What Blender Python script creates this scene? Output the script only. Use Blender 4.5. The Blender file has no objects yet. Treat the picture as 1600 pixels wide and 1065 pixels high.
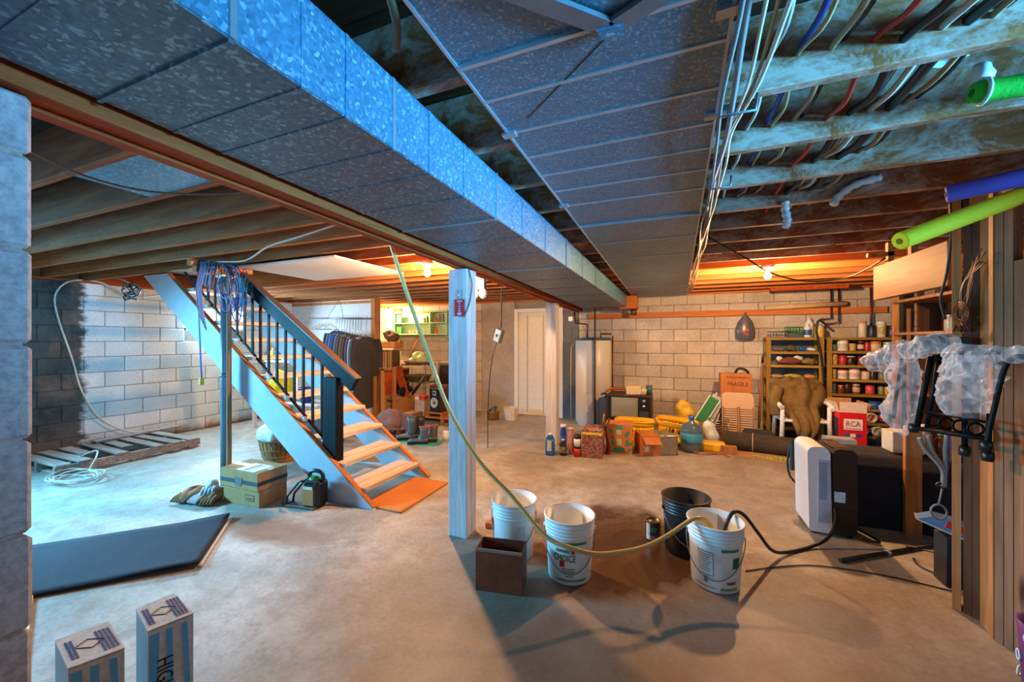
import bpy, math, random
from mathutils import Vector, Matrix, Euler, noise

random.seed(7)
SC = bpy.context.scene
COL = SC.collection
R = math.radians
PI = math.pi

def c(r, g, b):
    f = lambda v: ((v / 255 + .055) / 1.055) ** 2.4 if v > 10 else v / 255 / 12.92
    return (f(r), f(g), f(b), 1.0)

# ------------------------------------------------------------------ camera
cam = bpy.data.cameras.new('camera')
cam.sensor_width = 36.0
cam.lens = 608.0 / 1600.0 * 36.0
cam.clip_start = 0.02
camo = bpy.data.objects.new('camera', cam)
COL.objects.link(camo)
camo.location = (0, 0, 1.43)
camo.rotation_euler = (R(90), 0, R(22.4))
SC.camera = camo

# ------------------------------------------------------------------ world: cool daylight outside
W = bpy.data.worlds.new('World'); SC.world = W; W.use_nodes = True
W.node_tree.nodes['Background'].inputs[0].default_value = (.38, .67, 1.0, 1)
W.node_tree.nodes['Background'].inputs[1].default_value = 0.6

SC.view_settings.view_transform = 'Standard'
SC.view_settings.look = 'None'
SC.view_settings.exposure = 0.12
SC.view_settings.gamma = 1.0
SC.view_settings.use_curve_mapping = False
SC.cycles.use_denoising = True
SC.cycles.max_bounces = 8
SC.cycles.transparent_max_bounces = 16
SC.cycles.sample_clamp_indirect = 6.0

BULB_STRENGTH = 5000.0
BULB_COLOR = (1.0, .56, .25)

def area(name, loc, direction, sx, sy, power, color, spread=180):
    d = bpy.data.lights.new(name, 'AREA'); d.shape = 'RECTANGLE'; d.size = sx; d.size_y = sy
    d.energy = power; d.color = color; d.spread = R(spread)
    o = bpy.data.objects.new(name, d); COL.objects.link(o)
    o.location = loc; o.rotation_euler = Vector(direction).to_track_quat('-Z', 'Y').to_euler()
    return o
# daylight at the basement windows: one in the right wall beside the camera, one in the left wall beyond the
# stairs, one in the left wall beside the pallet
area('daylight_right_window', (3.2, 0.55, 1.66), (-1, .24, .17), 1.3, .6, 60, (.09, .51, 1.0), 46)
area('daylight_left_window', (-6.98, 4.15, 1.82), (1, -.25, -.35), .85, .42, 110, (.55, .82, 1.0))
area('daylight_left_window_near', (-6.98, 0.35, 1.75), (1, .42, -.62), 1.3, .6, 250, (.14, .60, 1.0), 90)

# ------------------------------------------------------------------ mesh builder
class MB:
    def __init__(s): s.v = []; s.f = []; s.sm = []
    def add(s, vs, fs, smooth=False):
        o = len(s.v); s.v += [tuple(p) for p in vs]; s.f += [tuple(i + o for i in f) for f in fs]; s.sm += [smooth] * len(fs)
        return s
    def box(s, x0, y0, z0, x1, y1, z1, ch=0.0):
        cx, cy, cz = (x0 + x1) / 2, (y0 + y1) / 2, (z0 + z1) / 2
        return s.obb((cx, cy, cz), (abs(x1 - x0), abs(y1 - y0), abs(z1 - z0)), None, ch)
    def obb(s, ctr, size, rot=None, ch=0.0):
        hx, hy, hz = [d / 2 for d in size]; M3 = rot if rot is not None else None; C0 = Vector(ctr)
        if ch <= 0:
            vs = [Vector((x, y, z)) for x in (-hx, hx) for y in (-hy, hy) for z in (-hz, hz)]
            fs = [(0, 1, 3, 2), (4, 6, 7, 5), (0, 4, 5, 1), (2, 3, 7, 6), (0, 2, 6, 4), (1, 5, 7, 3)]
        else:
            ch = min(ch, hx * .9, hy * .9, hz * .9)
            vs = []; idx = {}
            for sx in (-1, 1):
                for sy in (-1, 1):
                    for sz in (-1, 1):
                        for a in range(3):
                            p = [sx * (hx - ch), sy * (hy - ch), sz * (hz - ch)]
                            p[a] = (sx * hx, sy * hy, sz * hz)[a]
                            idx[(sx, sy, sz, a)] = len(vs); vs.append(Vector(p))
            fs = []
            for a in range(3):
                b, d = (a + 1) % 3, (a + 2) % 3
                for q in (-1, 1):
                    loop = []
                    for (u, w) in ((-1, -1), (1, -1), (1, 1), (-1, 1)):
                        k = [0, 0, 0]; k[a] = q; k[b] = u; k[d] = w
                        loop.append(idx[(*k, a)])
                    fs.append(tuple(loop if q > 0 else loop[::-1]))
            for a in range(3):
                b, d = (a + 1) % 3, (a + 2) % 3
                for u in (-1, 1):
                    for w in (-1, 1):
                        k0 = [0, 0, 0]; k1 = [0, 0, 0]
                        k0[a] = -1; k1[a] = 1; k0[b] = k1[b] = u; k0[d] = k1[d] = w
                        fs.append((idx[(*k0, b)], idx[(*k1, b)], idx[(*k1, d)], idx[(*k0, d)]))
            for sx in (-1, 1):
                for sy in (-1, 1):
                    for sz in (-1, 1):
                        fs.append(tuple(idx[(sx, sy, sz, a)] for a in range(3)))
        if M3 is not None: vs = [M3 @ p for p in vs]
        return s.add([p + C0 for p in vs], fs)
    def tube(s, pts, r, n=8, close=False):
        P = [Vector(p) for p in pts]; k = len(P); rr = r if isinstance(r, (list, tuple)) else [r] * k
        T = []
        for i in range(k):
            a = P[(i - 1) % k] if (close or i > 0) else P[i]; b = P[(i + 1) % k] if (close or i < k - 1) else P[i]
            t = (b - a); T.append(t.normalized() if t.length > 1e-9 else Vector((0, 0, 1)))
        up = Vector((0, 0, 1)) if abs(T[0].z) < .9 else Vector((1, 0, 0))
        N = (up - T[0] * up.dot(T[0])).normalized(); vs = []
        for i in range(k):
            N = (N - T[i] * N.dot(T[i])); N = N.normalized() if N.length > 1e-6 else T[i].orthogonal().normalized()
            B_ = T[i].cross(N)
            for j in range(n):
                a = 2 * PI * j / n; vs.append(P[i] + (N * math.cos(a) + B_ * math.sin(a)) * rr[i])
        fs = []
        for i in range(k if close else k - 1):
            i2 = (i + 1) % k
            for j in range(n):
                j2 = (j + 1) % n; fs.append((i * n + j, i * n + j2, i2 * n + j2, i2 * n + j))
        s.add(vs, fs, True)
        if not close:
            o = len(s.v) - len(vs)
            s.f += [tuple(o + j for j in range(n))[::-1], tuple(o + (k - 1) * n + j for j in range(n))]; s.sm += [False, False]
        return s
    def lathe(s, prof, n=24, ctr=(0, 0, 0), smooth=True, M3=None):
        vs = []; fs = []; cx, cy, cz = ctr; k = len(prof)
        for (r, z) in prof:
            for j in range(n):
                a = 2 * PI * j / n; p = Vector((r * math.cos(a), r * math.sin(a), z))
                if M3 is not None: p = M3 @ p
                vs.append((p.x + cx, p.y + cy, p.z + cz))
        for i in range(k - 1):
            for j in range(n):
                j2 = (j + 1) % n; fs.append((i * n + j, i * n + j2, (i + 1) * n + j2, (i + 1) * n + j))
        s.add(vs, fs, smooth); o = len(s.v) - len(vs)
        for i, flip in ((0, True), (k - 1, False)):
            if prof[i][0] > 1e-4:
                l = [o + i * n + j for j in range(n)]
                s.f.append(tuple(l[::-1] if flip else l)); s.sm.append(False)
        return s
    def prism(s, poly, axis, a, b):
        # poly in the two other axes, in order (y,z) for x, (x,z) for y, (x,y) for z
        def put(p, t):
            return (t, p[0], p[1]) if axis == 'x' else (p[0], t, p[1]) if axis == 'y' else (p[0], p[1], t)
        k = len(poly); vs = [put(p, a) for p in poly] + [put(p, b) for p in poly]
        fs = [tuple(range(k))[::-1], tuple(range(k, 2 * k))] + [(i, (i + 1) % k, k + (i + 1) % k, k + i) for i in range(k)]
        return s.add(vs, fs)
    def ell(s, ctr, rad, n=14, m=9, nz=0.0, ns=6.0, flat=None, M3=None):
        vs = []; fs = []; C0 = Vector(ctr)
        for i in range(m + 1):
            t = PI * i / m
            for j in range(n):
                a = 2 * PI * j / n
                d = Vector((math.sin(t) * math.cos(a), math.sin(t) * math.sin(a), math.cos(t)))
                p = Vector((d.x * rad[0], d.y * rad[1], d.z * rad[2]))
                if M3 is not None: p = M3 @ p
                p = p + C0
                if nz: p = p + p.normalized() * 0 + (p - C0).normalized() * noise.noise(p * ns) * nz if (p - C0).length > 1e-6 else p
                if flat is not None and p.z < flat: p.z = flat
                vs.append(p)
        for i in range(m):
            for j in range(n):
                j2 = (j + 1) % n; fs.append((i * n + j, (i + 1) * n + j, (i + 1) * n + j2, i * n + j2))
        return s.add(vs, fs, True)
    def grid(s, fn, nu, nv, th=0.0, smooth=True):
        vs = [Vector(fn(i / nu, j / nv)) for i in range(nu + 1) for j in range(nv + 1)]
        q = lambda i, j: i * (nv + 1) + j
        fs = [(q(i, j), q(i + 1, j), q(i + 1, j + 1), q(i, j + 1)) for i in range(nu) for j in range(nv)]
        if th <= 0: return s.add(vs, fs, smooth)
        nr = []
        for i in range(nu + 1):
            for j in range(nv + 1):
                a = vs[q(min(i + 1, nu), j)] - vs[q(max(i - 1, 0), j)]; b = vs[q(i, min(j + 1, nv))] - vs[q(i, max(j - 1, 0))]
                x = a.cross(b); nr.append(x.normalized() if x.length > 1e-12 else Vector((0, 0, 1)))
        o = len(vs); v2 = [p - m * th for p, m in zip(vs, nr)]
        fs += [tuple(k + o for k in f[::-1]) for f in fs]
        rim = [q(i, 0) for i in range(nu + 1)] + [q(nu, j) for j in range(1, nv + 1)] + [q(i, nv) for i in range(nu - 1, -1, -1)] + [q(0, j) for j in range(nv - 1, 0, -1)]
        for a, b in zip(rim, rim[1:] + rim[:1]): fs.append((b, a, a + o, b + o))
        return s.add(vs + v2, fs, smooth)
    def mesh(s, name):
        me = bpy.data.meshes.new(name); me.from_pydata(s.v, [], s.f); me.polygons.foreach_set('use_smooth', s.sm); me.update(); return me
    def obj(s, name, mat, parent=None, loc=(0, 0, 0), rot=(0, 0, 0), label=None, cat=None, group=None, kind=None):
        me = s.mesh(name); me.materials.append(mat); return put(name, me, parent, loc, rot, label, cat, group, kind)

def put(name, me, parent=None, loc=(0, 0, 0), rot=(0, 0, 0), label=None, cat=None, group=None, kind=None):
    o = bpy.data.objects.new(name, me); COL.objects.link(o); o.location = loc; o.rotation_euler = rot
    if parent: o.parent = parent
    tag(o, label, cat, group, kind); return o
def tag(o, label=None, cat=None, group=None, kind=None):
    for k, v in (('label', label), ('category', cat), ('group', group), ('kind', kind)):
        if v: o[k] = v
    return o
def T(name, label, cat, loc=(0, 0, 0), rz=0.0, group=None, rot=None):
    o = bpy.data.objects.new(name, None); COL.objects.link(o); o.empty_display_size = .05
    o.location = loc; o.rotation_euler = rot if rot else (0, 0, rz)
    return tag(o, label, cat, group)
def text_mesh(body, size, depth=0.0015, align='CENTER', squeeze=1.0):
    cu = bpy.data.curves.new('lettering', 'FONT'); cu.body = body; cu.size = size; cu.extrude = depth
    cu.align_x = align; cu.align_y = 'CENTER'; cu.resolution_u = 3
    o = bpy.data.objects.new('lettering', cu); COL.objects.link(o)
    dg = bpy.context.evaluated_depsgraph_get()
    me = bpy.data.meshes.new_from_object(o.evaluated_get(dg)); bpy.data.objects.remove(o)
    for v in me.vertices: v.co.x *= squeeze
    return me
def letters(body, size, mat, parent, loc, rot, squeeze=1.0, bend=None, name='lettering', depth=.0012):
    """flat print; bend = radius of the cylinder (axis = local y of the text) it is wrapped on"""
    me = text_mesh(body, size, depth, squeeze=squeeze); me.materials.clear(); me.materials.append(mat)
    if bend:                    # bend = (radius function of height, angle of the middle, height)
        kf, a0, z0 = bend
        for v in me.vertices:
            zz = z0 + v.co.y; r = kf(zz) + .0022 + v.co.z; a = a0 + v.co.x / kf(z0); v.co = (math.sin(a) * r, -math.cos(a) * r, zz)
        loc = rot = (0, 0, 0)
    o = bpy.data.objects.new(name, me); COL.objects.link(o); o.parent = parent; o.location = loc; o.rotation_euler = rot
    return o
FRONT = (R(90), 0, 0)          # text that faces -Y
RIGHT = (R(90), 0, R(90))      # text that faces +X
LEFT = (R(90), 0, R(-90))      # text that faces -X

# ------------------------------------------------------------------ materials
def nt(name):
    m = bpy.data.materials.new(name); m.use_nodes = True; t = m.node_tree; return m, t, t.nodes['Principled BSDF']
def N(t, kind, **kw):
    n = t.nodes.new(kind)
    for k, v in kw.items():
        if k in ('operation', 'blend_type', 'data_type', 'feature', 'noise_dimensions', 'distance'): setattr(n, k, v)
        else: n.inputs[k].default_value = v
    return n
def ramp(t, src, stops):
    r = t.nodes.new('ShaderNodeValToRGB'); e = r.color_ramp.elements
    while len(e) < len(stops): e.new(.5)
    for k, (p, col) in enumerate(stops): e[k].position = p; e[k].color = col
    t.links.new(src, r.inputs[0]); return r.outputs[0]
def coords(t, scale=(1, 1, 1), world=False, rot=(0, 0, 0)):
    if world:
        g = t.nodes.new('ShaderNodeNewGeometry'); src = g.outputs['Position']
    else:
        g = t.nodes.new('ShaderNodeTexCoord'); src = g.outputs['Object']
    mp = t.nodes.new('ShaderNodeMapping'); mp.inputs['Scale'].default_value = scale; mp.inputs['Rotation'].default_value = rot
    t.links.new(src, mp.inputs['Vector']); return mp.outputs[0]
def noise_fac(t, vec, scale, detail=5, rough=.6, dist=0.0):
    n = N(t, 'ShaderNodeTexNoise', Scale=scale, Detail=detail, Roughness=rough, Distortion=dist)
    t.links.new(vec, n.inputs['Vector']); return n.outputs['Fac']
def mixc(t, fac, a, b, blend='MIX'):
    m = t.nodes.new('ShaderNodeMix'); m.data_type = 'RGBA'; m.blend_type = blend
    for k, v in ((0, fac), (6, a), (7, b)):
        if isinstance(v, (float, int)): m.inputs[k].default_value = v
        elif isinstance(v, tuple): m.inputs[k].default_value = v
        else: t.links.new(v, m.inputs[k])
    return m.outputs[2]
def bump(t, bs, h, strength, dist=.01):
    b = N(t, 'ShaderNodeBump', Strength=strength, Distance=dist); t.links.new(h, b.inputs['Height']); t.links.new(b.outputs[0], bs.inputs['Normal'])
def vary(t, col, amount):
    oi = t.nodes.new('ShaderNodeObjectInfo'); mr = N(t, 'ShaderNodeMapRange'); t.links.new(oi.outputs['Random'], mr.inputs[0])
    mr.inputs[3].default_value = 1 - amount; mr.inputs[4].default_value = 1 + amount
    h = N(t, 'ShaderNodeHueSaturation'); t.links.new(mr.outputs[0], h.inputs['Value']); t.links.new(col, h.inputs['Color']); return h.outputs[0]
_plain = {}
def flat(name, col, rough=.55, metal=0.0, noise_amt=.12, scale=14.0, bmp=0.0, emit=0.0, alpha=1.0, trans=0.0, coat=0.0):
    """a plain material with slight mottling"""
    if name in _plain: return _plain[name]
    m, t, bs = nt(name); _plain[name] = m
    f = noise_fac(t, coords(t), scale, 4)
    k = lambda s: tuple(min(1, v * s) for v in col[:3]) + (1,)
    colr = ramp(t, f, [(.3, k(1 - noise_amt)), (.7, k(1 + noise_amt))])
    t.links.new(colr, bs.inputs['Base Color'])
    bs.inputs['Roughness'].default_value = rough; bs.inputs['Metallic'].default_value = metal
    if bmp: bump(t, bs, f, bmp)
    if emit: t.links.new(colr, bs.inputs['Emission Color']); bs.inputs['Emission Strength'].default_value = emit
    if alpha < 1: bs.inputs['Alpha'].default_value = alpha
    if trans: bs.inputs['Transmission Weight'].default_value = trans
    if coat: bs.inputs['Coat Weight'].default_value = coat
    return m
def wood(name, a, b, axis='x', scale=5.0, rough=.7, dust=None, dust_amt=.5, var=.15, knots=False, bmp=.25):
    m, t, bs = nt(name)
    st = {'x': (.12, 1.6, 1.6), 'y': (1.6, .12, 1.6), 'z': (1.6, 1.6, .12)}[axis]
    st = tuple(q * scale for q in st)
    f = noise_fac(t, coords(t, st), 3.0, 8, .65, .6)
    col = ramp(t, f, [(.28, a), (.5, tuple((x + y) / 2 for x, y in zip(a, b))), (.68, b)])
    if knots:
        st2 = {'x': (2.2, 9, 9), 'y': (9, 2.2, 9), 'z': (9, 9, 2.2)}[axis]
        v = N(t, 'ShaderNodeTexVoronoi', Scale=.55); t.links.new(coords(t, st2), v.inputs['Vector'])
        kf = ramp(t, v.outputs['Distance'], [(.05, (1, 1, 1, 1)), (.13, (0, 0, 0, 1))])
        col = mixc(t, kf, col, tuple(x * .35 for x in a[:3]) + (1,))
    if dust:
        d = noise_fac(t, coords(t, tuple(1 + .6 * (q > scale) for q in st), False), 4.5, 10, .78, .5)
        df = ramp(t, d, [(.56 - .22 * dust_amt, (0, 0, 0, 1)), (.72 - .25 * dust_amt, (1, 1, 1, 1))])
        col = mixc(t, df, col, dust)
    if var: col = vary(t, col, var)
    t.links.new(col, bs.inputs['Base Color']); bs.inputs['Roughness'].default_value = rough
    bs.inputs['Specular IOR Level'].default_value = .12
    bump(t, bs, f, bmp, .006); return m

def m_floor():
    m, t, bs = nt('floor_concrete')
    g = coords(t, (1, 1, 1), True)
    f1 = noise_fac(t, g, .9, 8, .62, .8); f2 = noise_fac(t, g, 7, 6, .7); f3 = noise_fac(t, g, 42, 3, .6)
    col = ramp(t, f1, [(.3, c(118, 104, 90)), (.5, c(160, 148, 134)), (.68, c(194, 186, 176))])
    col = mixc(t, ramp(t, f2, [(.45, (0, 0, 0, 1)), (.66, (.6, .6, .6, 1))]), col, c(116, 98, 82))
    col = mixc(t, .18, col, ramp(t, f3, [(.3, c(110, 104, 98)), (.7, c(215, 210, 205))]))
    # brown, still damp stains of their own shape: round the pails, and one by the cartons; the widest blob paints foreground shade
    sx = t.nodes.new('ShaderNodeSeparateXYZ'); t.links.new(g, sx.inputs[0])
    wob = noise_fac(t, g, 3.2, 5, .6)
    def blob(cx, cy, rx, ry, soft, wobble):
        def ax(o, cc, rr):
            a = N(t, 'ShaderNodeMath', operation='SUBTRACT'); t.links.new(sx.outputs[o], a.inputs[0]); a.inputs[1].default_value = cc
            b = N(t, 'ShaderNodeMath', operation='DIVIDE'); t.links.new(a.outputs[0], b.inputs[0]); b.inputs[1].default_value = rr
            q = N(t, 'ShaderNodeMath', operation='POWER'); t.links.new(b.outputs[0], q.inputs[0]); q.inputs[1].default_value = 2; 
            ab = N(t, 'ShaderNodeMath', operation='ABSOLUTE'); t.links.new(b.outputs[0], ab.inputs[0]); t.links.new(ab.outputs[0], q.inputs[0]); return q.outputs[0]
        d = N(t, 'ShaderNodeMath', operation='ADD'); t.links.new(ax(0, cx, rx), d.inputs[0]); t.links.new(ax(1, cy, ry), d.inputs[1])
        w = N(t, 'ShaderNodeMath', operation='MULTIPLY_ADD'); t.links.new(wob, w.inputs[0]); w.inputs[1].default_value = wobble; t.links.new(d.outputs[0], w.inputs[2])
        return ramp(t, w.outputs[0], [(min(.98, 1 - soft), (1, 1, 1, 1)), (1.0, (0, 0, 0, 1))])
    wet = blob(-.36, 2.85, .95, .95, .22, 1.0)
    def scaled(fac, s):
        q = N(t, 'ShaderNodeMath', operation='MULTIPLY'); t.links.new(fac, q.inputs[0]); q.inputs[1].default_value = s; return q.outputs[0]
    col = mixc(t, scaled(wet, .93), col, c(66, 38, 15))
    col = mixc(t, scaled(blob(-2.85, 2.02, .75, .22, .5, .5), .65), col, c(128, 82, 44))
    col = mixc(t, scaled(blob(-.8, 4.55, 1.3, .35, .7, 1.0), .4), col, c(120, 104, 84))
    col = mixc(t, scaled(blob(-7.0, 3.0, .5, 3.2, .6, .8), .5), col, c(150, 108, 76))
    col = mixc(t, scaled(blob(.3, 1.75, .9, .5, .8, 1.0), .45), col, c(116, 80, 50))
    col = mixc(t, scaled(blob(.3, 1.4, 3.0, 1.9, .9, .6), 1.0), col, c(108, 74, 46))  # broad brown tone painted in to dim the foreground, farther from the bulbs
    col = mixc(t, scaled(ramp(t, noise_fac(t, g, 1.7, 6, .7, 1.5), [(.5, (0, 0, 0, 1)), (.62, (1, 1, 1, 1))]), .35), col, c(134, 102, 74))
    t.links.new(col, bs.inputs['Base Color'])
    rr = N(t, 'ShaderNodeMapRange'); t.links.new(wet, rr.inputs[0]); rr.inputs[3].default_value = .52; rr.inputs[4].default_value = .26
    t.links.new(rr.outputs[0], bs.inputs['Roughness']); bump(t, bs, f2, .18, .01); return m
def m_block(name, a, b, painted=False):
    m, t, bs = nt(name); g = coords(t, (1, 1, 1), True)
    f = noise_fac(t, g, 3.0, 7, .65); f2 = noise_fac(t, g, 55, 4, .7)
    col = ramp(t, f, [(.3, a), (.7, b)]); col = mixc(t, .16, col, ramp(t, f2, [(.35, (.05, .05, .05, 1)), (.6, (.9, .88, .85, 1))]))
    if painted:
        # bare, never painted blocks in the corner; the paint stops at a ragged brushed line
        sx = t.nodes.new('ShaderNodeSeparateXYZ'); t.links.new(g, sx.inputs[0])
        w = N(t, 'ShaderNodeMath', operation='MULTIPLY_ADD'); t.links.new(noise_fac(t, coords(t, (1, 1, 2.5), True), 4, 5, .7), w.inputs[0]); w.inputs[1].default_value = .28; t.links.new(sx.outputs[1], w.inputs[2])
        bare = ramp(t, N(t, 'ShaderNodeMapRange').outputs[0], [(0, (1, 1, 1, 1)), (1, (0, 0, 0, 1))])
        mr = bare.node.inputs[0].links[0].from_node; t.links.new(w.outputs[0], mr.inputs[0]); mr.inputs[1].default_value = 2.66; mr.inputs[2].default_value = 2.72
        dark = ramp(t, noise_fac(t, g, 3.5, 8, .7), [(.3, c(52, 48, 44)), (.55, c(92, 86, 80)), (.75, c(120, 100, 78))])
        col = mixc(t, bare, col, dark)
        # rust coloured damp at the foot
        mr2 = N(t, 'ShaderNodeMapRange'); w2 = N(t, 'ShaderNodeMath', operation='MULTIPLY_ADD'); t.links.new(f, w2.inputs[0]); w2.inputs[1].default_value = .25; t.links.new(sx.outputs[2], w2.inputs[2])
        t.links.new(w2.outputs[0], mr2.inputs[0]); mr2.inputs[1].default_value = .26; mr2.inputs[2].default_value = .14
        col = mixc(t, mr2.outputs[0], col, c(134, 92, 62))
    col = vary(t, col, .07)
    t.links.new(col, bs.inputs['Base Color']); bs.inputs['Roughness'].default_value = .8; bs.inputs['Specular IOR Level'].default_value = .2; bump(t, bs, f2, .35, .004); return m
def m_galv(name, a, b, hi, scale=38, rough=.42, metal=.55):
    m, t, bs = nt(name); g = coords(t, (1, 1, 1))
    v = N(t, 'ShaderNodeTexVoronoi', Scale=scale); 
    d = noise_fac(t, g, 22, 2); 
    vm = N(t, 'ShaderNodeVectorMath', operation='MULTIPLY_ADD'); comb = t.nodes.new('ShaderNodeCombineXYZ')
    for q in range(3): t.links.new(d, comb.inputs[q])
    t.links.new(comb.outputs[0], vm.inputs[0]); vm.inputs[1].default_value = (.03, .03, .03); t.links.new(g, vm.inputs[2])
    t.links.new(vm.outputs[0], v.inputs['Vector'])
    sep = t.nodes.new('ShaderNodeSeparateColor'); t.links.new(v.outputs['Color'], sep.inputs[0])
    col = ramp(t, sep.outputs[0], [(0, a), (.80, b), (.95, hi), (1, hi)])
    col = mixc(t, .45, col, ramp(t, noise_fac(t, g, 2.2, 6), [(.3, a), (.7, b)]))
    t.links.new(col, bs.inputs['Base Color']); bs.inputs['Metallic'].default_value = metal
    rr = N(t, 'ShaderNodeMapRange'); t.links.new(sep.outputs[1], rr.inputs[0]); rr.inputs[3].default_value = rough - .08; rr.inputs[4].default_value = rough + .14
    t.links.new(rr.outputs[0], bs.inputs['Roughness']); return m
def m_weave(name, a, b, scale=60, rough=.95, bmp=.6):
    m, t, bs = nt(name); f = noise_fac(t, coords(t), scale, 3, .7); f2 = noise_fac(t, coords(t), 3, 5)
    col = mixc(t, .5, ramp(t, f, [(.3, a), (.7, b)]), ramp(t, f2, [(.3, a), (.7, b)]))
    t.links.new(col, bs.inputs['Base Color']); bs.inputs['Roughness'].default_value = rough; bump(t, bs, f, bmp, .006); return m
def m_film(name, tint=(.9, .93, .96, 1), fac=.10):
    m = bpy.data.materials.new(name); m.use_nodes = True; t = m.node_tree; t.nodes.clear()
    out = t.nodes.new('ShaderNodeOutputMaterial'); tr = t.nodes.new('ShaderNodeBsdfTransparent'); gl = t.nodes.new('ShaderNodeBsdfPrincipled')
    gl.inputs['Base Color'].default_value = tint; gl.inputs['Roughness'].default_value = .16
    f = noise_fac(t, coords(t), 14, 4, .6, 1.5); bump(t, gl, f, .7, .02)
    mx = t.nodes.new('ShaderNodeMixShader'); lw = t.nodes.new('ShaderNodeLayerWeight'); lw.inputs[0].default_value = .32
    ad = N(t, 'ShaderNodeMath', operation='MULTIPLY_ADD'); t.links.new(lw.outputs['Facing'], ad.inputs[0]); ad.inputs[1].default_value = .55; ad.inputs[2].default_value = fac; fr = ad.outputs[0]
    t.links.new(fr, mx.inputs[0]); t.links.new(tr.outputs[0], mx.inputs[1]); t.links.new(gl.outputs[0], mx.inputs[2]); t.links.new(mx.outputs[0], out.inputs[0]); return m
def m_print(name, base, ink, scale=(20, 60, 60), thr=.55, rough=.6):
    """carton or label with broken lines of small illegible print"""
    m, t, bs = nt(name); f = noise_fac(t, coords(t, scale), 3, 2, .8)
    col = ramp(t, f, [(thr - .02, base), (thr + .02, ink)])
    t.links.new(col, bs.inputs['Base Color']); bs.inputs['Roughness'].default_value = rough; return m
def m_emit(name, col, strength):
    m = bpy.data.materials.new(name); m.use_nodes = True; t = m.node_tree; t.nodes.clear()
    out = t.nodes.new('ShaderNodeOutputMaterial'); e = t.nodes.new('ShaderNodeEmission'); e.inputs[0].default_value = (*col[:3], 1); e.inputs[1].default_value = strength
    t.links.new(e.outputs[0], out.inputs[0]); return m

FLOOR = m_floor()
BLK_L = m_block('painted_block', c(196, 200, 200), c(222, 224, 222), True)
BLK_F = m_block('bare_block', c(170, 160, 150), c(206, 196, 184))
BLK_P = m_block('pillar_block', c(120, 120, 124), c(168, 166, 168))
MORTAR = m_block('mortar', c(118, 110, 102), c(140, 132, 122))
MORTAR_L = m_block('painted_mortar', c(130, 134, 136), c(160, 162, 162), True)
PARGE = m_block('parged_concrete', c(140, 132, 124), c(172, 164, 154))
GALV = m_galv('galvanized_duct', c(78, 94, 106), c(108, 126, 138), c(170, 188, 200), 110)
GALV_LIT = m_galv('galvanized_cyan_lit', c(70, 118, 146), c(96, 150, 180), c(176, 210, 226), 120)  # cyan daylight on the duct side is partly put into this metal colour
GALV_F = m_galv('galvanized_pan', c(76, 104, 122), c(108, 138, 156), c(156, 182, 196), 170, .4)  # bluer than the duct bottom, colour standing in for blue bounced light
SEAM = flat('seam_metal', c(170, 180, 186), .35, .7)
JOIST_R = wood('joist_dusty', c(110, 58, 30), c(172, 106, 60), 'x', 4, .8, c(180, 160, 144), .5)
JOIST_L = wood('joist_brown', c(116, 64, 32), c(178, 116, 66), 'x', 4, .8, c(150, 112, 80), .1)
SUBFLOOR = wood('subfloor_boards', c(48, 28, 16), c(88, 54, 32), 'x', 3, .85)
BEAMW = wood('beam_wood', c(140, 54, 22), c(200, 98, 48), 'y', 4, .7)
LUMBER = wood('lumber_orange', c(150, 80, 32), c(186, 116, 56), 'y', 3, .6, knots=True)
LUMBERX = wood('lumber_orange_x', c(168, 92, 44), c(206, 132, 74), 'x', 3, .6)
STUDW = wood('stud_wood', c(150, 92, 50), c(196, 136, 84), 'z', 4, .65, knots=True)
PLANKD = wood('plank_dark', c(66, 40, 26), c(104, 68, 46), 'z', 4, .7)
PLANKG = wood('plank_greyed', c(112, 76, 54), c(160, 116, 86), 'z', 4, .75, knots=True)
POSTW = wood('post_white_paint', c(172, 168, 170), c(214, 212, 214), 'z', 7, .55, var=0)
STRING = flat('stringer_paint', c(178, 184, 192), .5, 0, .06)
TREADW = wood('tread_worn_paint', c(176, 142, 108), c(226, 216, 204), 'y', 5, .55, var=.05)
BLACKM = flat('black_paint', c(15, 16, 19), .5)
BLACKM.node_tree.nodes['Principled BSDF'].inputs['Specular IOR Level'].default_value = .15
BLACKP = flat('black_plastic', c(20, 20, 22), .35)
WHITEP = flat('white_plastic', c(226, 228, 230), .4, 0, .05)
WHITEPAINT = flat('white_paint', c(226, 226, 222), .5, 0, .05)
CARD = wood('cardboard', c(168, 120, 76), c(190, 144, 98), 'z', 2, .8, var=.08, bmp=.1)
CARD2 = wood('cardboard_orange', c(176, 104, 56), c(200, 128, 74), 'z', 2, .8, var=.08, bmp=.1)
STEEL = flat('grey_steel', c(120, 128, 134), .4, .7)
CHROME = flat('bright_wire', c(190, 194, 198), .25, .9)
COPPER = flat('old_copper', c(120, 74, 48), .45, .7)

def smooth_path(pts, sub=5):
    P = [Vector(p) for p in pts]; out = []
    for i in range(len(P) - 1):
        a, b, c_, d_ = P[max(i - 1, 0)], P[i], P[i + 1], P[min(i + 2, len(P) - 1)]
        for k in range(sub):
            t = k / sub
            out.append(.5 * ((2 * b) + (c_ - a) * t + (2 * a - 5 * b + 4 * c_ - d_) * t * t + (3 * b - a - 3 * c_ + d_) * t ** 3))
    out.append(P[-1]); return out

# =================================================================== THE SETTING
fl = MB().box(-7.3, -2.5, -.12, 4.2, 7.3, 0).obj('floor', FLOOR, kind='structure', label='stained grey concrete slab floor of the basement')

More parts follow.
